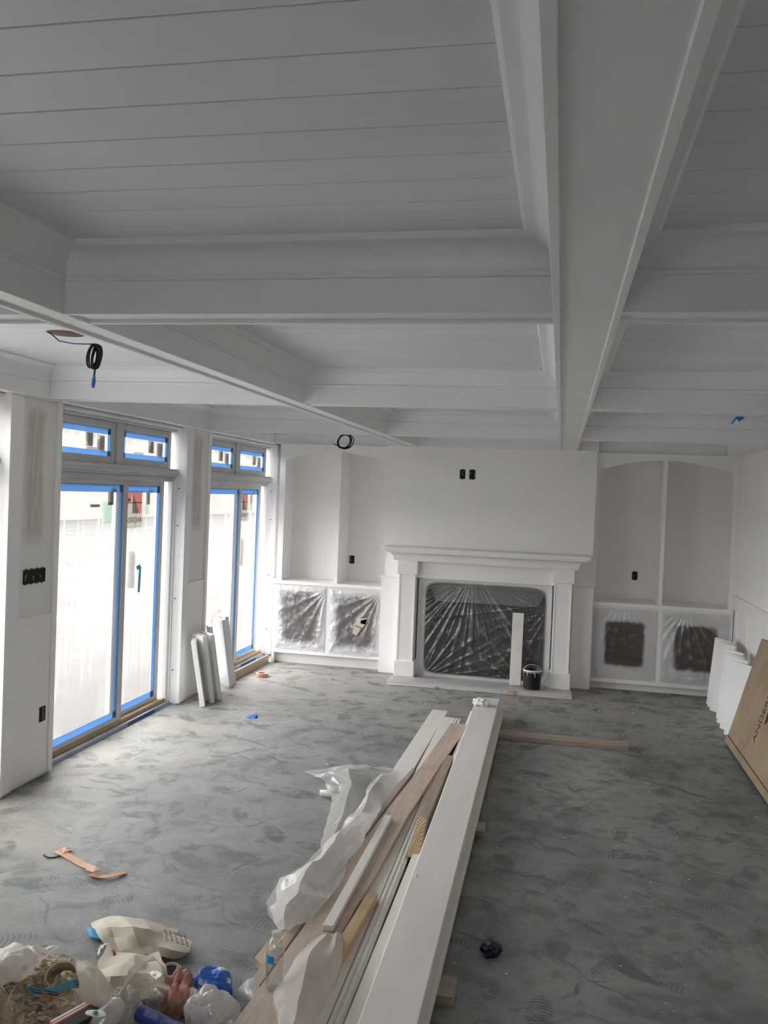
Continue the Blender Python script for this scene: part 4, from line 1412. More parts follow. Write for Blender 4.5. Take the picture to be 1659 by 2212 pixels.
# ---- board and paint pail on the hearth
b = onp(1100, 1481, (0, 0, 0.042), (0, 0, 1))
tag(MB().slab((-0.43, 8.600, 0.045), (1, 0, 0), Vector((0.0, 0.15, 1)), 0.110, 0.715, -0.018).build('leaning_board', M['primed'], None, 0.002), 'narrow cream board leaning on the film over the fireplace', 'board')
pb = Vector((-0.208, 8.555, 0.046))
t = thing('paint_pail', 'black paint pail with white drips and wire handle on the hearth', 'pail', pb)
MB().lathe([(0.0, 0.0), (0.080, 0.0), (0.084, 0.004), (0.087, 0.17), (0.091, 0.172), (0.091, 0.182), (0.087, 0.184), (0.084, 0.18), (0.080, 0.02), (0.0, 0.02)], pb, n=32).build('pail_body', M['black'], t, smooth=True, auto=40)
R = random.Random(5)
mb = MB()
for k in range(26):
    a = pi + 2 * pi * k / 26 + R.uniform(-.05, .05)
    L = R.choice([0.01, 0.015, 0.02, 0.035, 0.05])
    c, s = cos(a), sin(a)
    r1 = 0.0885
    w = R.uniform(0.003, 0.007)
    tq = Vector((-s, c, 0)) * w
    q = pb + Vector((c * r1, s * r1, 0.170))
    mb.hexa([q - tq * .5 + Vector((0, 0, -L)), q + tq * .5 + Vector((0, 0, -L)), q + tq * .5 * 0 + Vector((c, s, 0)) * .002 + Vector((0, 0, -L)), q + Vector((0, 0, -L)), q - tq, q + tq, q + tq + Vector((c, s, 0)) * .002, q - tq + Vector((c, s, 0)) * .002])
mb.build('paint_drips', M['drip'], t)
MB().lathe([(0.0915, 0.172), (0.0925, 0.178), (0.090, 0.1855), (0.086, 0.1855)], pb, n=32).build('rim', M['drip'], t, smooth=True)
MB().tube([pb + Vector((-0.092, 0, 0.155)) + Vector((0.092 - 0.092 * cos(k * pi / 12), -0.05 * sin(k * pi / 12), 0.085 * sin(k * pi / 12))) for k in range(13)], 0.0025, 6).build('handle', M['steel'], t, smooth=True)
for sx in (-1, 1):
    MB().lathe([(0.0, 0.008), (0.012, 0.008), (0.014, 0)], pb + Vector((0.088 * sx, 0, 0.155)), (sx, 0, 0), 12).build('ear', M['black'], t, smooth=True)

# ---- roll of tape, scraps
tr = G(566, 1461)
t = thing('tape_roll', 'roll of orange masking tape lying on the floor by the further door', 'tape', tr)
MB().lathe([(0.042, 0.0), (0.062, 0.0), (0.062, 0.036), (0.042, 0.036)], tr, n=28).build('tape_body', M['orangepale'], t, 0.001, smooth=True, auto=40)
MB().lathe([(0.036, 0.001), (0.0421, 0.001), (0.0421, 0.0365), (0.036, 0.0365), (0.036, 0.001)], tr, n=28).build('card_core', M['ringcard'], t, smooth=True, auto=40)

p = G(547, 1550)
mb = MB()
mb.hexa([p + Vector(q) for q in ((-.035, -.02, 0), (.03, -.025, 0), (.035, .02, 0), (-.03, .025, 0), (-.025, -.01, .022), (.02, -.02, .010), (.03, .01, .03), (-.015, .02, .018))])
mb.hexa([p + Vector(q) for q in ((-.05, -.03, 0), (-.02, -.03, 0), (-.02, 0, .006), (-.05, 0, .006), (-.05, -.03, .004), (-.02, -.03, .004), (-.02, 0, .012), (-.05, 0, .01))])
tag(mb.build('tape_wad', M['bluetape'], None, 0.002), 'folded wad of blue tape alone on the bare floor', 'tape')


# ---- balls and wads
def wad(name, c, r, mat, seed, label, cat, sq=(1, 1, 0.8), amp=0.45, freq=2.2, sub=4, group=None, parent=None):
    import bmesh
    bm = bmesh.new()
    bmesh.ops.create_icosphere(bm, subdivisions=sub, radius=1)
    for v in bm.verts:
        q = v.co * freq
        d = 1 + amp * (0.62 * facet(q * 0.8, seed, 7) + 0.13 * facet(q * 1.7, seed + 3, 6))
        v.co = Vector((v.co.x * d * sq[0], v.co.y * d * sq[1], v.co.z * d * sq[2])) * r
    zb = -0.72 * r * sq[2]
    for v in bm.verts:
        if v.co.z < zb:
            v.co.z = zb
        v.co.z -= zb
    vs = [Vector(c) + v.co for v in bm.verts]
    fs = [tuple(v.index for v in f.verts) for f in bm.faces]
    bm.free()
    mb = MB().add(vs, fs)
    o = mb.build(name, mat, parent, smooth=True, auto=11)
    if label:
        tag(o, label, cat, group)
    return o


wad('rag_ball', G(1060, 2061), 0.042, M['navy'], 3.0, 'small dark navy wad of plastic alone on the shaded floor', 'scrap', (1, 1, 0.8), 0.32, 1.6)

# ================================================================== LUMBER ON BEARERS
Rn = random.Random(8)


def plank(name, tops, z0, z1, mat, label, cat='lumber', group=None, bevel=0.002, thingy=True):
    """board from the four plan corners (near a, near b, far b, far a)"""
    mb = MB().prism([(p[0], p[1]) for p in tops], z0, z1)
    o = mb.build(name, mat, None, bevel)
    tag(o, label, cat, group)
    return o


def bearer(x0, x1, y0, y1, lab, mat='studx', skew=0.0):
    mb = MB().prism([(x0, y0 + skew), (x1, y0), (x1, y1), (x0, y1 + skew)], 0.0, 0.038)
    tag(mb.build('bearer', M[mat], None, 0.002), lab, 'lumber', 'bearers under the boards')


bearer(-1.10, 0.585, 6.80, 6.945, 'long flat bearer crossing under the far ends of the boards')
bearer(-1.02, -0.345, 4.79, 4.93, 'short flat bearer halfway along the pile of boards')
bearer(-1.00, -0.315, 3.16, 3.30, 'short flat bearer under the near end of the boards')

# cream box trim, the tall long one, with the wider board beneath it
lowb = [(-0.652, 2.30), (-0.370, 2.30), (-0.408, 7.42), (-0.683, 7.33)]
plank('trim_board', lowb, 0.038, 0.072, M['primed'], 'wide cream trim board lying under the long boxed one', group='long boards on bearers')
upb = [(-0.578, 2.30), (-0.385, 2.30), (-0.452, 7.53), (-0.652, 7.52)]
bt = plank('boxed_trim', upb, 0.072, 0.150, M['primed'], 'long cream boxed trim lying highest on the pile, crumpled paper on its far end', group='long boards on bearers', bevel=0.004)
wad('crumpled_paper', (-0.585, 7.23, 0.151), 0.062, M['paperw'], 6.0, 'crumpled white paper on the far end of the long boxed trim', 'paper', (1.15, 0.9, 0.55), 0.38, 2.4)
mb = MB().lathe([(0.0, 0.010), (0.006, 0.008), (0.009, 0.0)], G(899, 1893, 0.151), n=10)
tag(mb.build('plaster_blob', M['paperw'], None, smooth=True), 'small white plaster blob on the long boxed trim', 'blob')

# board A: primed, furthest to the window side
A = [G(551, 2112, .06), G(590, 2125, .06), G(967, 1535, .06), G(933, 1532, .06)]
nearA = Vector((-1.06, 2.98, 0))
A = [(-1.052, 3.02), (-0.925, 3.02), (-0.878, 7.314), (-1.010, 7.314)]
plank('primed_board', A, 0.038, 0.058, M['primed'], 'flat primed board on the window side of the pile', group='long boards on bearers')
Bq = [G(540, 2150, .076), G(562, 2165, .076), G(904, 1662, .076), G(896, 1654, .076)]
plank('raw_board', [(-1.055, 2.96), (-1.008, 2.96), (-0.985, 3.61), (-0.945, 4.5), (-0.876, 5.60), (-0.895, 5.66), (-0.935, 5.30)], 0.0585, 0.0765, M['pine_dusty'], 'thin raw board with slanting end lying on the primed board', group='long boards on bearers')
# board E: moulded casing
E_ = [(-0.86, 2.30), (-0.665, 2.30), (-0.664, 2.9), (-0.684, 4.19), (-0.742, 7.085), (-0.884, 7.11)]
eo = plank('casing_board', E_, 0.038, 0.060, M['primed'], 'white moulded casing board beside the boxed trim', group='long boards on bearers')
for dx, w in ((0.0, 0.012), (0.022, 0.010)):
    mb = MB().hexa([(-0.665 - dx - w, 2.30, 0.060), (-0.665 - dx, 2.30, 0.060), (-0.742 - dx, 7.08, 0.060), (-0.742 - dx - w, 7.08, 0.060),
                    (-0.665 - dx - w, 2.30, 0.066), (-0.665 - dx, 2.30, 0.066), (-0.742 - dx, 7.08, 0.066), (-0.742 - dx - w, 7.08, 0.066)])
    mb.build('bead', M['primed'], eo, 0.002)
mb = MB().hexa([(-0.708, 2.30, 0.0602), (-0.705, 2.30, 0.0602), (-0.782, 7.08, 0.0602), (-0.785, 7.08, 0.0602), (-0.708, 2.30, 0.0606), (-0.705, 2.30, 0.0606), (-0.782, 7.08, 0.0606), (-0.785, 7.08, 0.0606)])
mb.build('groove', M['kraftdark'], eo)
# board D: pine
D = [(-1.035, 2.30), (-0.85, 2.30), (-0.803, 3.60), (-0.771, 4.77), (-0.715, 5.85), (-0.658, 6.816), (-0.789, 6.826), (-0.846, 5.64), (-0.925, 4.5), (-0.963, 3.61), (-0.985, 3.20)]
plank('pine_board', D, 0.067, 0.087, M['pine'], 'wide knotty pine board lying along the middle of the pile', group='long boards on bearers')
# board G: short stud with sawn slanting end
t = thing('stud_offcut', 'dark stud with slanting sawn end wedged beside the boxed trim', 'lumber', (-0.67, 5.0, 0.06), 'long boards on bearers')
g0, g1 = (-0.692, 4.70), (-0.642, 4.70)
top = 0.135
mb = MB()
vs = [(-0.692, 4.26, 0.067), (-0.634, 4.28, 0.067), (-0.645, 5.80, 0.067), (-0.692, 5.81, 0.067),
      (-0.692, 4.66, top), (-0.643, 4.62, top), (-0.645, 5.80, top), (-0.692, 5.81, top)]
mb.add(vs, [(0, 3, 2, 1), (4, 5, 6, 7), (1, 2, 6, 5), (2, 3, 7, 6), (3, 0, 4, 7)])
mb.build('stud_body', M['stud'], t)
MB().add([vs[0], vs[1], vs[5], vs[4]], [(0, 1, 2, 3)]).build('sawn_end', M['endgrain'], t)
# stick H and block I
plank('white_stick', [(-0.888, 3.40), (-0.844, 3.404), (-0.846, 4.67), (-0.887, 4.678)], 0.088, 0.113, [M['primed']], 'narrow white painted stick lying on the pine board', group='long boards on bearers')
plank('pine_block', [(-0.810, 3.20), (-0.758, 3.19), (-0.732, 3.769), (-0.777, 3.770)], 0.061, 0.100, M['yellowpine'], 'short yellow pine block beside the white stick', group='long boards on bearers')
# short offcut on the floor by the bottle
cA = G(560, 2078, 0.02)
plank('pine_offcut', [(cA.x - 0.02, cA.y), (cA.x + 0.03, cA.y - 0.04), (-1.045, 3.60), (-1.09, 3.62)], 0.001, 0.036, M['rawstrip'], 'pale pine offcut under the plastic, its cut end beside the water bottle', group='long boards on bearers')


# ================================================================== SHEETS ALONG THE PILE
def T(px, py, z):
    return G(px, py, z)


sheet('polythene_sheet', M['plastic'],
      [[T(655, 1668, .01), T(690, 1660, .02), T(735, 1655, .03), T(790, 1650, .06), T(850, 1660, .08)],
       [T(668, 1674, .005), T(715, 1672, .05), T(752, 1660, .16), T(800, 1662, .12), T(842, 1676, .09)],
       [T(700, 1690, .004), T(735, 1690, .03), T(760, 1690, .15), T(802, 1700, .08), T(815, 1715, .09)],
       [T(718, 1735, .003), T(730, 1740, .06), T(745, 1745, .12), T(775, 1755, .03), T(798, 1745, .08)],
       [T(700, 1795, .003), T(712, 1800, .06), T(724, 1800, .09), T(745, 1800, .02), T(785, 1775, .08)],
       [T(690, 1842, .003), T(697, 1842, .04), T(706, 1842, .06), T(722, 1838, .02), T(765, 1805, .08)]], (70, 90), 0.012, 13, 2,
      'clear grey polythene sheet slumped on the floor beside the pile of boards', 'plastic sheet', minz=0.002, lin=True)
mb = MB().tube([T(692, 1712, .022), T(712, 1714, .024), T(735, 1718, .024)], [0.018, 0.022, 0.022], 12)
tag(mb.build('rolled_film', M['plasticwhite'], None, smooth=True), 'short roll of film poking out from under the polythene', 'plastic film')
sheet('polythene_wrap', M['plasticwhite'],
      [[T(800, 1690, .10), T(826, 1672, .10), T(848, 1668, .10)],
       [T(780, 1742, .10), T(800, 1705, .14), T(822, 1712, .10)],
       [T(756, 1762, .10), T(785, 1748, .125), T(822, 1748, .10)],
       [T(735, 1792, .08), T(770, 1765, .125), T(812, 1762, .13)],
       [T(690, 1842, .04), T(735, 1800, .125), T(800, 1790, .13)],
       [T(655, 1885, .03), T(700, 1850, .155), T(752, 1868, .11)],
       [T(600, 1905, .05), T(660, 1880, .165), T(742, 1892, .11)],
       [T(585, 1950, .03), T(640, 1930, .155), T(712, 1946, .11)],
       [T(572, 1962, .03), T(615, 1955, .14), T(690, 1965, .10)],
       [T(580, 1990, .03), T(612, 1985, .125), T(640, 2000, .09)],
       [T(600, 2008, .05), T(615, 2010, .09), T(626, 2016, .08)]], (80, 170), 0.014, 11, 7,
      'twisted white polythene wrap draped along the edge of the pile', 'plastic sheet', minz=0.06, lin=True)
sheet('paper_sheet', M['palepaper'],
      [[T(690, 2012, .10), T(706, 2015, .12), T(722, 2018, .11), T(740, 2010, .10)],
       [T(648, 2055, .11), T(680, 2045, .17), T(715, 2050, .16), T(745, 2045, .09)],
       [T(622, 2100, .10), T(660, 2090, .18), T(705, 2095, .16), T(738, 2085, .08)],
       [T(592, 2150, .09), T(640, 2145, .17), T(690, 2145, .14), T(728, 2120, .08)],
       [T(592, 2190, .09), T(630, 2195, .15), T(672, 2195, .12), T(705, 2165, .08)],
       [T(600, 2225, .09), T(625, 2230, .12), T(655, 2235, .10), T(672, 2228, .08)]], (70, 90), 0.007, 12, 5,
      'pale masking paper crumpled over the near end of the boards', 'paper', minz=0.089, pleat=(2.6, 0.008))
sheet('film_corner', M['plasticwhite'],
      [[T(500, 2142, .04), T(525, 2125, .07), T(548, 2112, .09)],
       [T(505, 2150, .03), T(535, 2142, .08), T(560, 2128, .085)],
       [T(540, 2168, .03), T(552, 2160, .085), T(566, 2140, .088)]], (20, 16), 0.006, 18, 9,
      'corner of white film sticking out by the board end beside the bottle', 'plastic film', minz=0.005)

# ---- water bottle
wb_ = G(592, 2133, 0.0885)
t = thing('water_bottle', 'clear plastic water bottle with blue label standing on the pine board', 'bottle', wb_)
prof = [(0.0, 0.004), (0.022, 0.0), (0.030, 0.004), (0.0325, 0.012)]
for k in range(15):
    z = 0.016 + k * 0.006
    prof.append((0.0325 - (0.0016 if k % 2 else 0), z))
prof += [(0.0325, 0.108), (0.0325, 0.135), (0.0315, 0.145), (0.026, 0.165), (0.018, 0.180), (0.0125, 0.187), (0.0125, 0.192)]
MB().lathe(prof, wb_, n=28).build('bottle_body', M['bottle'], t, smooth=True)
wp = [(0.0, 0.005)] + [(max(0, r - 0.0012), z) for r, z in prof[1:] if z < 0.142] + [(0.030, 0.142), (0.0, 0.142)]
MB().lathe(wp, wb_, n=28).build('water', M['water'], t, smooth=True)
MB().lathe([(0.0, 0.207), (0.013, 0.207), (0.0145, 0.204), (0.0145, 0.190), (0.0135, 0.188)], wb_, n=24).build('cap', M['paperw'], t, smooth=True, auto=40)
rows = []
for z in (0.102, 0.130):
    rows.append([wb_ + Vector((0.0331 * cos(a), 0.0331 * sin(a), z)) for a in [radians(195 + 85 * k / 14) for k in range(15)]])
MB().grid(rows).build('label_panel', M['labelblue'], t, smooth=True)
mb = MB()
for k in range(4):
    z = 0.107 + k * 0.006
    mb.grid([[wb_ + Vector((0.0332 * cos(a), 0.0332 * sin(a), z + q)) for a in [radians(288 + 60 * j / 8) for j in range(9)]] for q in (0, 0.0016)])
mb.build('label_lines', M['paperw'], t, smooth=True)

# ================================================================== LOOSE THINGS ON THE FLOOR
def strip(name, mat, pts, w, label, cat, z=0.004, thick=0.0015, parent=None):
    mb = MB()
    pts = [Vector(p) for p in pts]
    rows = [[], []]
    L = []
    for i, p in enumerate(pts):
        d = pts[min(i + 1, len(pts) - 1)] - pts[max(i - 1, 0)]
        s = Vector((-d.y, d.x, 0)).normalized() * w / 2
        L.append([p - s, p + s])
    mb.grid(L)
    o = mb.build(name, mat, parent, solid=thick)
    if label:
        tag(o, label, cat)
    return o


t = thing('orange_tape', 'long torn strip of orange tape, bent in the middle, on the open floor', 'tape', G(200, 1870))
strip('pale_run', M['orangepale'], [G(124, 1838, .004), G(140, 1845, .012), G(158, 1855, .006), G(180, 1868, .005), G(203, 1876, .010)], 0.045, None, None, parent=t)
strip('fold', M['orangepale'], [G(192, 1876, .025), G(203, 1880, .032), G(214, 1876, .026)], 0.04, None, None, parent=t)
strip('bright_run', M['orangetape'], [G(196, 1888, .005), G(214, 1893, .010), G(232, 1893, .018), G(252, 1888, .016), G(270, 1884, .006)], 0.035, None, None, parent=t)
wad('end_knot', G(142, 1842, 0.003), 0.022, M['orangepale'], 4, None, None, (1.3, 1, 0.6), 0.5, 3, 2, parent=t)
mb = MB().tube([G(94, 1847, .004), G(105, 1853, .004), G(120, 1852, .004), G(133, 1848, .008)], 0.0035, 6)
tag(mb.build('dark_twig', M['dark'], None, smooth=True), 'curved dark splinter beside the orange tape', 'splinter')
# ---- the rubbish heap
hc = Vector((-1.95, 2.70, 0))
rows = []
R = random.Random(2)
nn_ = 90
for j in range(nn_):
    r = []
    for i in range(nn_):
        u, v = i / (nn_ - 1) * 2 - 1, j / (nn_ - 1) * 2 - 1
        xx, yy = -1.93 + 0.47 * u, 2.66 + 0.42 * v
        rr = sqrt(u * u + v * v)
        k = max(0, 1 - rr ** 2.2)
        q = Vector((xx * 9, yy * 9, 0))
        z = 0.10 * k * (0.75 + 0.7 * noise.noise(q)) + 0.025 * min(1, k * 4) * (abs(noise.noise(q * 4)) + 0.7 * abs(noise.noise(q * 9)))
        r.append((xx, yy, max(z, -0.002) if k > 0 else -0.003))
    rows.append(r)
heap = MB().grid(rows).build('sawdust_debris', M['debris'], None, smooth=True)
tag(heap, 'brown sawdust and crumbled debris swept into a heap in the corner of view', 'debris', kind='stuff')


def hz(x, y):
    u, v = (x + 1.93) / 0.47, (y - 2.66) / 0.42
    k = max(0, 1 - sqrt(u * u + v * v) ** 2.2)
    q = Vector((x * 9, y * 9, 0))
    return max(0, 0.10 * k * (0.75 + 0.7 * noise.noise(q)) + 0.012 * min(1, k * 4))


mb = MB()
R = random.Random(12)
for k in range(620):
    a, rr = R.uniform(0, 6.28), sqrt(R.random())
    x, y = -1.93 + 0.44 * rr * cos(a), 2.66 + 0.39 * rr * sin(a)
    z = hz(x, y) + 0.010
    if k % 2 == 0:
        L = R.uniform(0.02, 0.07)
        b = R.uniform(0, 6.28)
        d = Vector((cos(b), sin(b), R.uniform(-.2, .35))) * L
        p = Vector((x, y, z + 0.006))
        mb.tube([p - d * .5, p + Vector((0, 0, L * .15)), p + d * .5], R.uniform(0.0012, 0.003), 4)
    else:
        s = R.uniform(0.003, 0.013)
        b = R.uniform(0, 6.28)
        e1, e2 = Vector((cos(b), sin(b), R.uniform(-.4, .4))) * s, Vector((-sin(b), cos(b), R.uniform(-.4, .4))) * s * R.uniform(.3, .9)
        p = Vector((x, y, z))
        up = Vector((0, 0, s * .25))
        mb.hexa([p - e1 - e2, p + e1 - e2, p + e1 + e2, p - e1 + e2, p - e1 - e2 + up, p + e1 - e2 + up, p + e1 * .7 + e2 + up, p - e1 + e2 * .7 + up])
tag(mb.build('wood_shavings', [M['rawstrip']]), 'pale wood shavings and splinters strewn over the swept heap', 'shavings', kind='stuff')
# grit over the whole floor
mb = MB()
R = random.Random(77)
for k in range(170):
    x, y = R.uniform(-3.0, 1.4), R.uniform(2.4, 8.2)
    s = R.uniform(0.002, 0.006) * (1 if R.random() < .93 else 1.8)
    b = R.uniform(0, 6.28)
    e1, e2 = Vector((cos(b), sin(b), 0)) * s, Vector((-sin(b), cos(b), 0)) * s * R.uniform(.4, .9)
    p = Vector((x, y, 0.0005))
    up = Vector((0, 0, s * .7))
    mb.hexa([p - e1 - e2, p + e1 - e2, p + e1 + e2, p - e1 + e2, p - e1 * .6 - e2 * .6 + up, p + e1 * .6 - e2 * .5 + up, p + e1 * .5 + e2 * .6 + up, p - e1 * .6 + e2 * .5 + up])
tag(mb.build('plaster_crumbs', [M['paperw']]), 'white plaster crumbs scattered over the whole floor', 'crumbs', kind='stuff')

# white bag at the edge of the frame, on the heap
sheet('plastic_bag', M['plasticwhite'],
      [[T(-40, 2075, .10), T(20, 2040, .17), T(70, 2040, .14), T(100, 2046, .10), T(128, 2040, .10)],
       [T(-45, 2095, .10), T(15, 2070, .22), T(60, 2066, .19), T(90, 2062, .12), T(122, 2050, .08)],
       [T(-45, 2120, .09), T(10, 2095, .20), T(55, 2090, .18), T(80, 2082, .12), T(100, 2066, .07)],
       [T(-40, 2150, .08), T(15, 2118, .11), T(50, 2108, .11), T(75, 2096, .09), T(92, 2080, .05)]], (60, 50), 0.014, 26, 3,
      'rumpled white plastic bag on the heap at the edge of view', 'bag', minz=0.004)
pa, pb2 = G(-20, 2140, .07), G(112, 2086, .03)
dd = (pb2 - pa).normalized()
s_ = Vector((-dd.y, dd.x, 0)) * 0.022
up = Vector((0, 0, 0.010))
t_ = MB().hexa([pa - s_, pb2 - s_, pb2 + s_, pa + s_, pa - s_ + up, pb2 - s_ + up, pb2 + s_ + up, pa + s_ + up]).build('flat_lath', M['primed'], None, 0.001)
tag(t_, 'flat white lath lying across the heap below the plastic bag', 'lath')
# tape ring and blue printed tape
rc = G(134, 2122, .06)
t = thing('tape_core', 'empty cardboard tape ring with orange edge lying in the heap', 'tape', rc)
ax = Vector((0.1, -0.35, 0.93))
MB().lathe([(0.050, 0.0), (0.058, 0.0), (0.058, 0.042), (0.050, 0.042), (0.050, 0.0)], rc, ax, 28).build('ring', M['ringcard'], t, smooth=True, auto=40)
MB().lathe([(0.0582, 0.002), (0.061, 0.002), (0.061, 0.030), (0.0582, 0.030)], rc, ax, 28).build('tape_edge', M['orangepale'], t, smooth=True, auto=40)
tp = sheet('printed_tape', M['palebluetape'],
           [[T(56, 2130, .13), T(90, 2136, .13), T(112, 2133, .14), T(140, 2124, .14), T(178, 2112, .13)],
            [T(66, 2148, .10), T(92, 2150, .10), T(110, 2147, .12), T(145, 2136, .11), T(180, 2126, .10)]], (30, 4), 0.003, 20, 2,
           'pale blue printed tape strip stretched across the heap', 'tape')
for (a, b) in ((62, 2137), (96, 2141), (158, 2122)):
    p = T(a, b, .132)
    MB().box(p.x, p.x + 0.045, p.y, p.y + 0.003, p.z, p.z + 0.003).build('print', M['ink'], tp)
    MB().box(p.x + .01, p.x + 0.05, p.y, p.y + 0.003, p.z - .009, p.z - 0.006).build('print', M['ink'], tp)
wad('orange_scrap', T(103, 2155, .09), 0.022, M['orangetape'], 8, 'little orange scrap under the blue printed tape', 'scrap', (1, 1, .8), .6, 3, 3)
tag(MB().extrude([T(18, 2170, .10), T(25, 2150, .12), T(50, 2153, .12), T(35, 2168, .10)], (0, 0, 0.004)).build('card_scrap', M['ringcard']), 'grey brown card flake lying in the heap', 'scrap')

# masking paper sheets
sp = sheet('masking_paper', M['paper'],
           [[T(196, 1996, .02), T(222, 1980, .02), T(262, 1978, .05), T(305, 1985, .05), T(350, 1998, .03), T(384, 2006, .01)],
            [T(208, 2010, .05), T(240, 2000, .08), T(285, 2000, .11), T(325, 2010, .09), T(352, 2014, .04), T(380, 2020, .01)],
            [T(214, 2028, .06), T(245, 2022, .05), T(290, 2020, .09), T(325, 2026, .07), T(360, 2030, .05), T(416, 2032, .03)],
            [T(226, 2044, .05), T(255, 2050, .04), T(300, 2048, .05), T(335, 2045, .05), T(372, 2050, .06), T(408, 2056, .03)],
            [T(240, 2056, .02), T(275, 2062, .03), T(310, 2066, .03), T(340, 2066, .03), T(372, 2070, .02), T(388, 2068, .01)]], (84, 60), 0.007, 15, 6,
           'large sheet of cream masking paper, printed at one end, spread on the floor', 'paper', minz=0.003, lin=True)
mb = MB()
R = random.Random(4)
for k in range(7):
    p0 = T(348 + k * 0.7, 2008 + k * 3.6, 0.062)
    for q in range(5):
        pa_ = p0 + Vector((0.012 + q * 0.021, 0.002 * q, 0.0))
        mb.box(pa_.x, pa_.x + R.uniform(.008, .017), pa_.y, pa_.y + .0035, pa_.z - .004 * q, pa_.z - .004 * q + .001)
mb.build('print', M['ink'], sp)
tag(MB().extrude([T(186, 2008, .01), T(197, 2006, .012), T(215, 2022, .012), T(214, 2030, .01), T(195, 2026, .01)], (0, 0, 0.006)).build('tape_scrap', M['palebluetape']), 'scrap of light blue tape sticking out beside the big paper sheet', 'tape')
sheet('masking_paper', M['paper'],
      [[T(234, 2042, .06), T(262, 2058, .08), T(292, 2064, .10), T(322, 2066, .09), T(345, 2055, .09)],
       [T(215, 2075, .09), T(250, 2085, .12), T(290, 2082, .13), T(320, 2080, .11), T(352, 2078, .10)],
       [T(205, 2105, .10), T(240, 2110, .138), T(280, 2105, .14), T(318, 2100, .12), T(362, 2110, .10)],
       [T(200, 2135, .08), T(235, 2140, .10), T(275, 2135, .11), T(320, 2130, .10), T(368, 2140, .10)],
       [T(210, 2170, .03), T(240, 2175, .08), T(280, 2165, .08), T(325, 2155, .08), T(360, 2158, .06)]], (76, 64), 0.010, 14, 11,
      'bulky cream masking paper crumpled in the middle of the rubbish', 'paper', minz=0.004, lin=True)
sheet('paper_strip', M['paperthin'],
      [[T(163, 2070, .20), T(174, 2070, .20), T(185, 2070, .19)],
       [T(168, 2100, .18), T(190, 2095, .20), T(212, 2092, .18)],
       [T(172, 2135, .14), T(205, 2130, .18), T(240, 2128, .15)],
       [T(158, 2145, .10), T(205, 2165, .13), T(262, 2165, .10)],
       [T(165, 2170, .06), T(215, 2190, .07), T(240, 2185, .06)]], (30, 44), 0.005, 16, 3,
      'upright translucent strip of masking paper with blue marks at the heap edge', 'paper')
strip('paper_loop', M['paperthin'], [T(258, 2160, .10), T(268, 2130, .16), T(285, 2100, .20), T(310, 2075, .21), T(335, 2070, .20), T(352, 2090, .16), T(360, 2115, .11), T(366, 2135, .06)], 0.035, 'arching loop of cream paper strip over the crumpled paper', 'paper')
bl = T(230, 2078, .045)
wad('plastic_dome', bl, 0.040, M['bottle'], 2.0, 'clear plastic dome lid with red edge under the paper', 'lid', (1, 1, 1), 0.12, 1.5)
MB().tube([T(243, 2052, .10), T(247, 2058, .095), T(248, 2066, .085)], 0.005, 6).build('red_edge', M['red'], bpy.data.objects['plastic_dome'], smooth=True)
lc = T(369, 2100, .006)
t = thing('cup_lid', 'round clear lid with dark middle lying behind the pink rag', 'lid', lc)
MB().lathe([(0.0, 0.002), (0.034, 0.002), (0.037, 0.010), (0.040, 0.012), (0.041, 0.008)], lc, (0.1, -0.2, 1), 26).build('rim', M['steel'], t, smooth=True)
MB().lathe([(0.0, 0.004), (0.032, 0.004)], lc, (0.1, -0.2, 1), 26).build('dark_middle', M['dark'], t)
wad('rag', T(381, 2180, .0), 0.078, M['rag'], 5.5, 'crumpled salmon pink rag behind the blue tube', 'rag', (0.62, 1.05, 0.95), 0.5, 1.7, 5)
wad('wrapper_ball', T(458, 2156, .0), 0.074, M['bluewhite'], 9.0, 'crushed blue and white plastic bag by the near board ends', 'bag', (1.0, 0.95, 0.85), 0.3, 1.6, 5)
wad('white_bag', T(458, 2228, .0), 0.085, M['plasticwhite'], 1.7, 'crumpled white bag beside the near end of the boards', 'bag', (1.0, 0.8, 0.95), 0.45, 1.5, 5)
wad('foam_scrap', T(413, 2185, .0), 0.048, M['paperw'], 6.6, 'small white foam lump between pink rag and white bag', 'scrap', (0.75, 1, 0.95), 0.25, 1.2, 4)
wad('crumpled_film', T(325, 2178, .0), 0.085, M['plastic'], 3.3, 'crumpled clear wrap behind the blue tube', 'plastic film', (1.3, 0.7, 0.8), 0.5, 1.8, 5)
wad('crumpled_film', T(272, 2212, .0), 0.07, M['plasticwhite'], 7.3, 'clear wrap wad between the labelled bottle and blue tube', 'plastic film', (0.7, 1.1, 1.0), 0.5, 1.6, 5)
# blue cartridge
c0, c1 = T(300, 2188, .075), T(402, 2236, .05)
ax = (c1 - c0).normalized()
LL = 0.235
t = thing('caulk_tube', 'dark blue sealant tube with white dashes lying in the rubbish', 'tube', c0 + Vector((0, 0, -0.03)))
MB().lathe([(0.0, 0.008), (0.022, 0.006), (0.0225, 0.0), (0.0255, 0.0), (0.0258, 0.006), (0.0258, LL), (0.012, LL + 0.006), (0.006, LL + 0.02), (0.0, LL + 0.02)], c0, ax, 28).build('tube_body', M['tubeblue'], t, smooth=True, auto=40)
side = ax.cross(Vector((0, 0, 1))).normalized()
upv = side.cross(ax).normalized()
mb = MB()
for k in range(15):
    q = c0 + ax * (0.02 + k * 0.0135)
    a = radians(118)
    r_ = 0.0262
    for da in (0,):
        p1 = q + (side * cos(a) + upv * sin(a)) * r_
        p2 = q + (side * cos(a + .16) + upv * sin(a + .16)) * r_
        mb.add([p1, p1 + ax * .008, p2 + ax * .011, p2 + ax * .003], [(0, 1, 2, 3)])
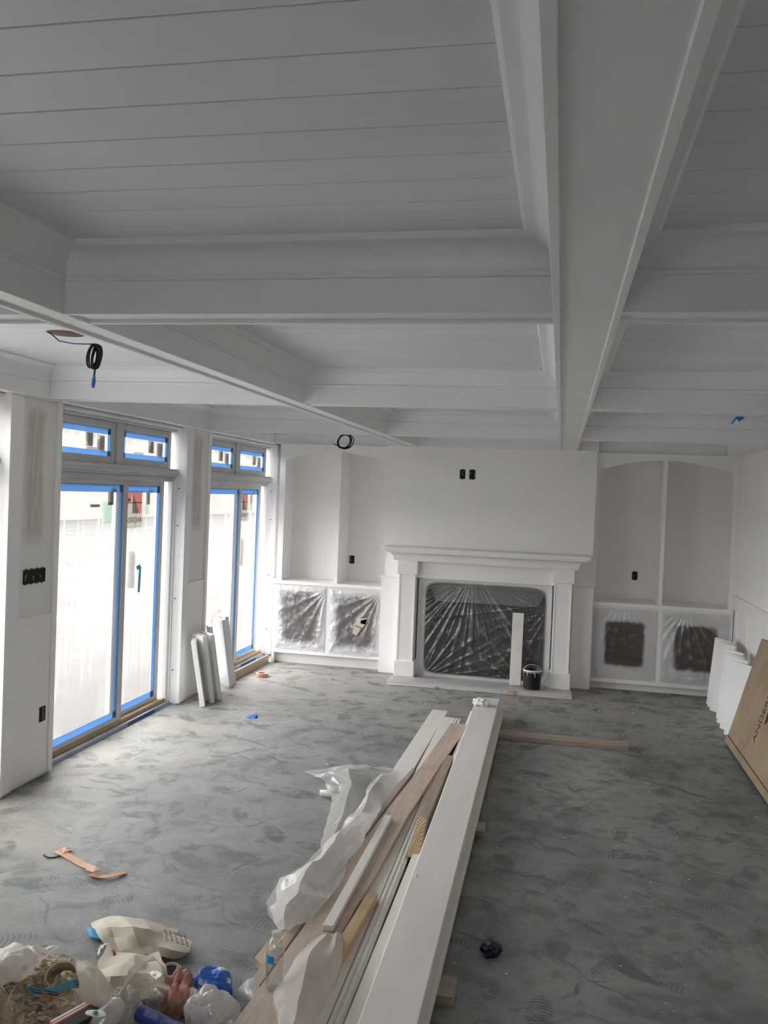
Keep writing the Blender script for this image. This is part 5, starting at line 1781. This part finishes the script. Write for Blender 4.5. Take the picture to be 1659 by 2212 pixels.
mb.build('white_dashes', M['paperw'], t)
mb = MB()
for k, (s0, s1, a0_, a1_) in enumerate(((0.03, 0.085, 40, 85), (0.10, 0.155, 35, 95))):
    rows = [[c0 + ax * s + (side * cos(radians(a)) + upv * sin(radians(a))) * 0.0261 for a in [a0_ + (a1_ - a0_) * i / 6 for i in range(7)]] for s in (s0, s1)]
    mb.grid(rows)
mb.build('faded_label', paint('faded_label', (0.16, 0.19, 0.38), 0.5, 0.3, 30), t, smooth=True)
# labelled bottle on its side and striped carton
b0 = T(205, 2222, .055)
t = thing('crushed_bottle', 'crushed clear bottle with white label lying at the bottom of the heap', 'bottle', b0)
MB().lathe([(0.0, 0), (0.036, 0.003), (0.042, 0.02), (0.040, 0.05), (0.042, 0.08), (0.034, 0.10), (0.018, 0.115), (0.0, 0.115)], b0, (0.55, 0.45, 0.55), 24).build('bottle_body', M['plasticwhite'], t, smooth=True)
o = wad('label_patch', T(207, 2192, .13), 0.022, M['paperw'], 1, None, None, (1.7, .8, .25), .1, 1, 3, parent=t)
wad('green_mark', T(206, 2189, .14), 0.009, M['green'], 1, None, None, (1, 1, .5), .1, 1, 2, parent=t)
cp = T(140, 2222, .05)
cx = (T(170, 2186, .07) - T(105, 2222, .06)).normalized()
cs_ = Vector((-cx.y, cx.x, 0)).normalized()
t = thing('striped_carton', 'small black carton with red and white stripes half buried in the heap', 'carton', cp)
s0 = T(108, 2218, .075)
for k, (mm, w0, w1) in enumerate((('paperw', 0.0, 0.010), ('red', 0.010, 0.016), ('paperw', 0.016, 0.022), ('red', 0.022, 0.030))):
    pp = [s0 - cs_ * w0, s0 - cs_ * w1, s0 - cs_ * w1 + cx * .17, s0 - cs_ * w0 + cx * .17]
    MB().extrude(pp, (0, 0, 0.02)).build('stripe', M[mm], t)
pp = [s0 - cs_ * .030, s0 - cs_ * .085, s0 - cs_ * .085 + cx * .17, s0 - cs_ * .030 + cx * .17]
MB().extrude(pp, (0, 0, 0.02)).build('carton_body', M['ink'], t)
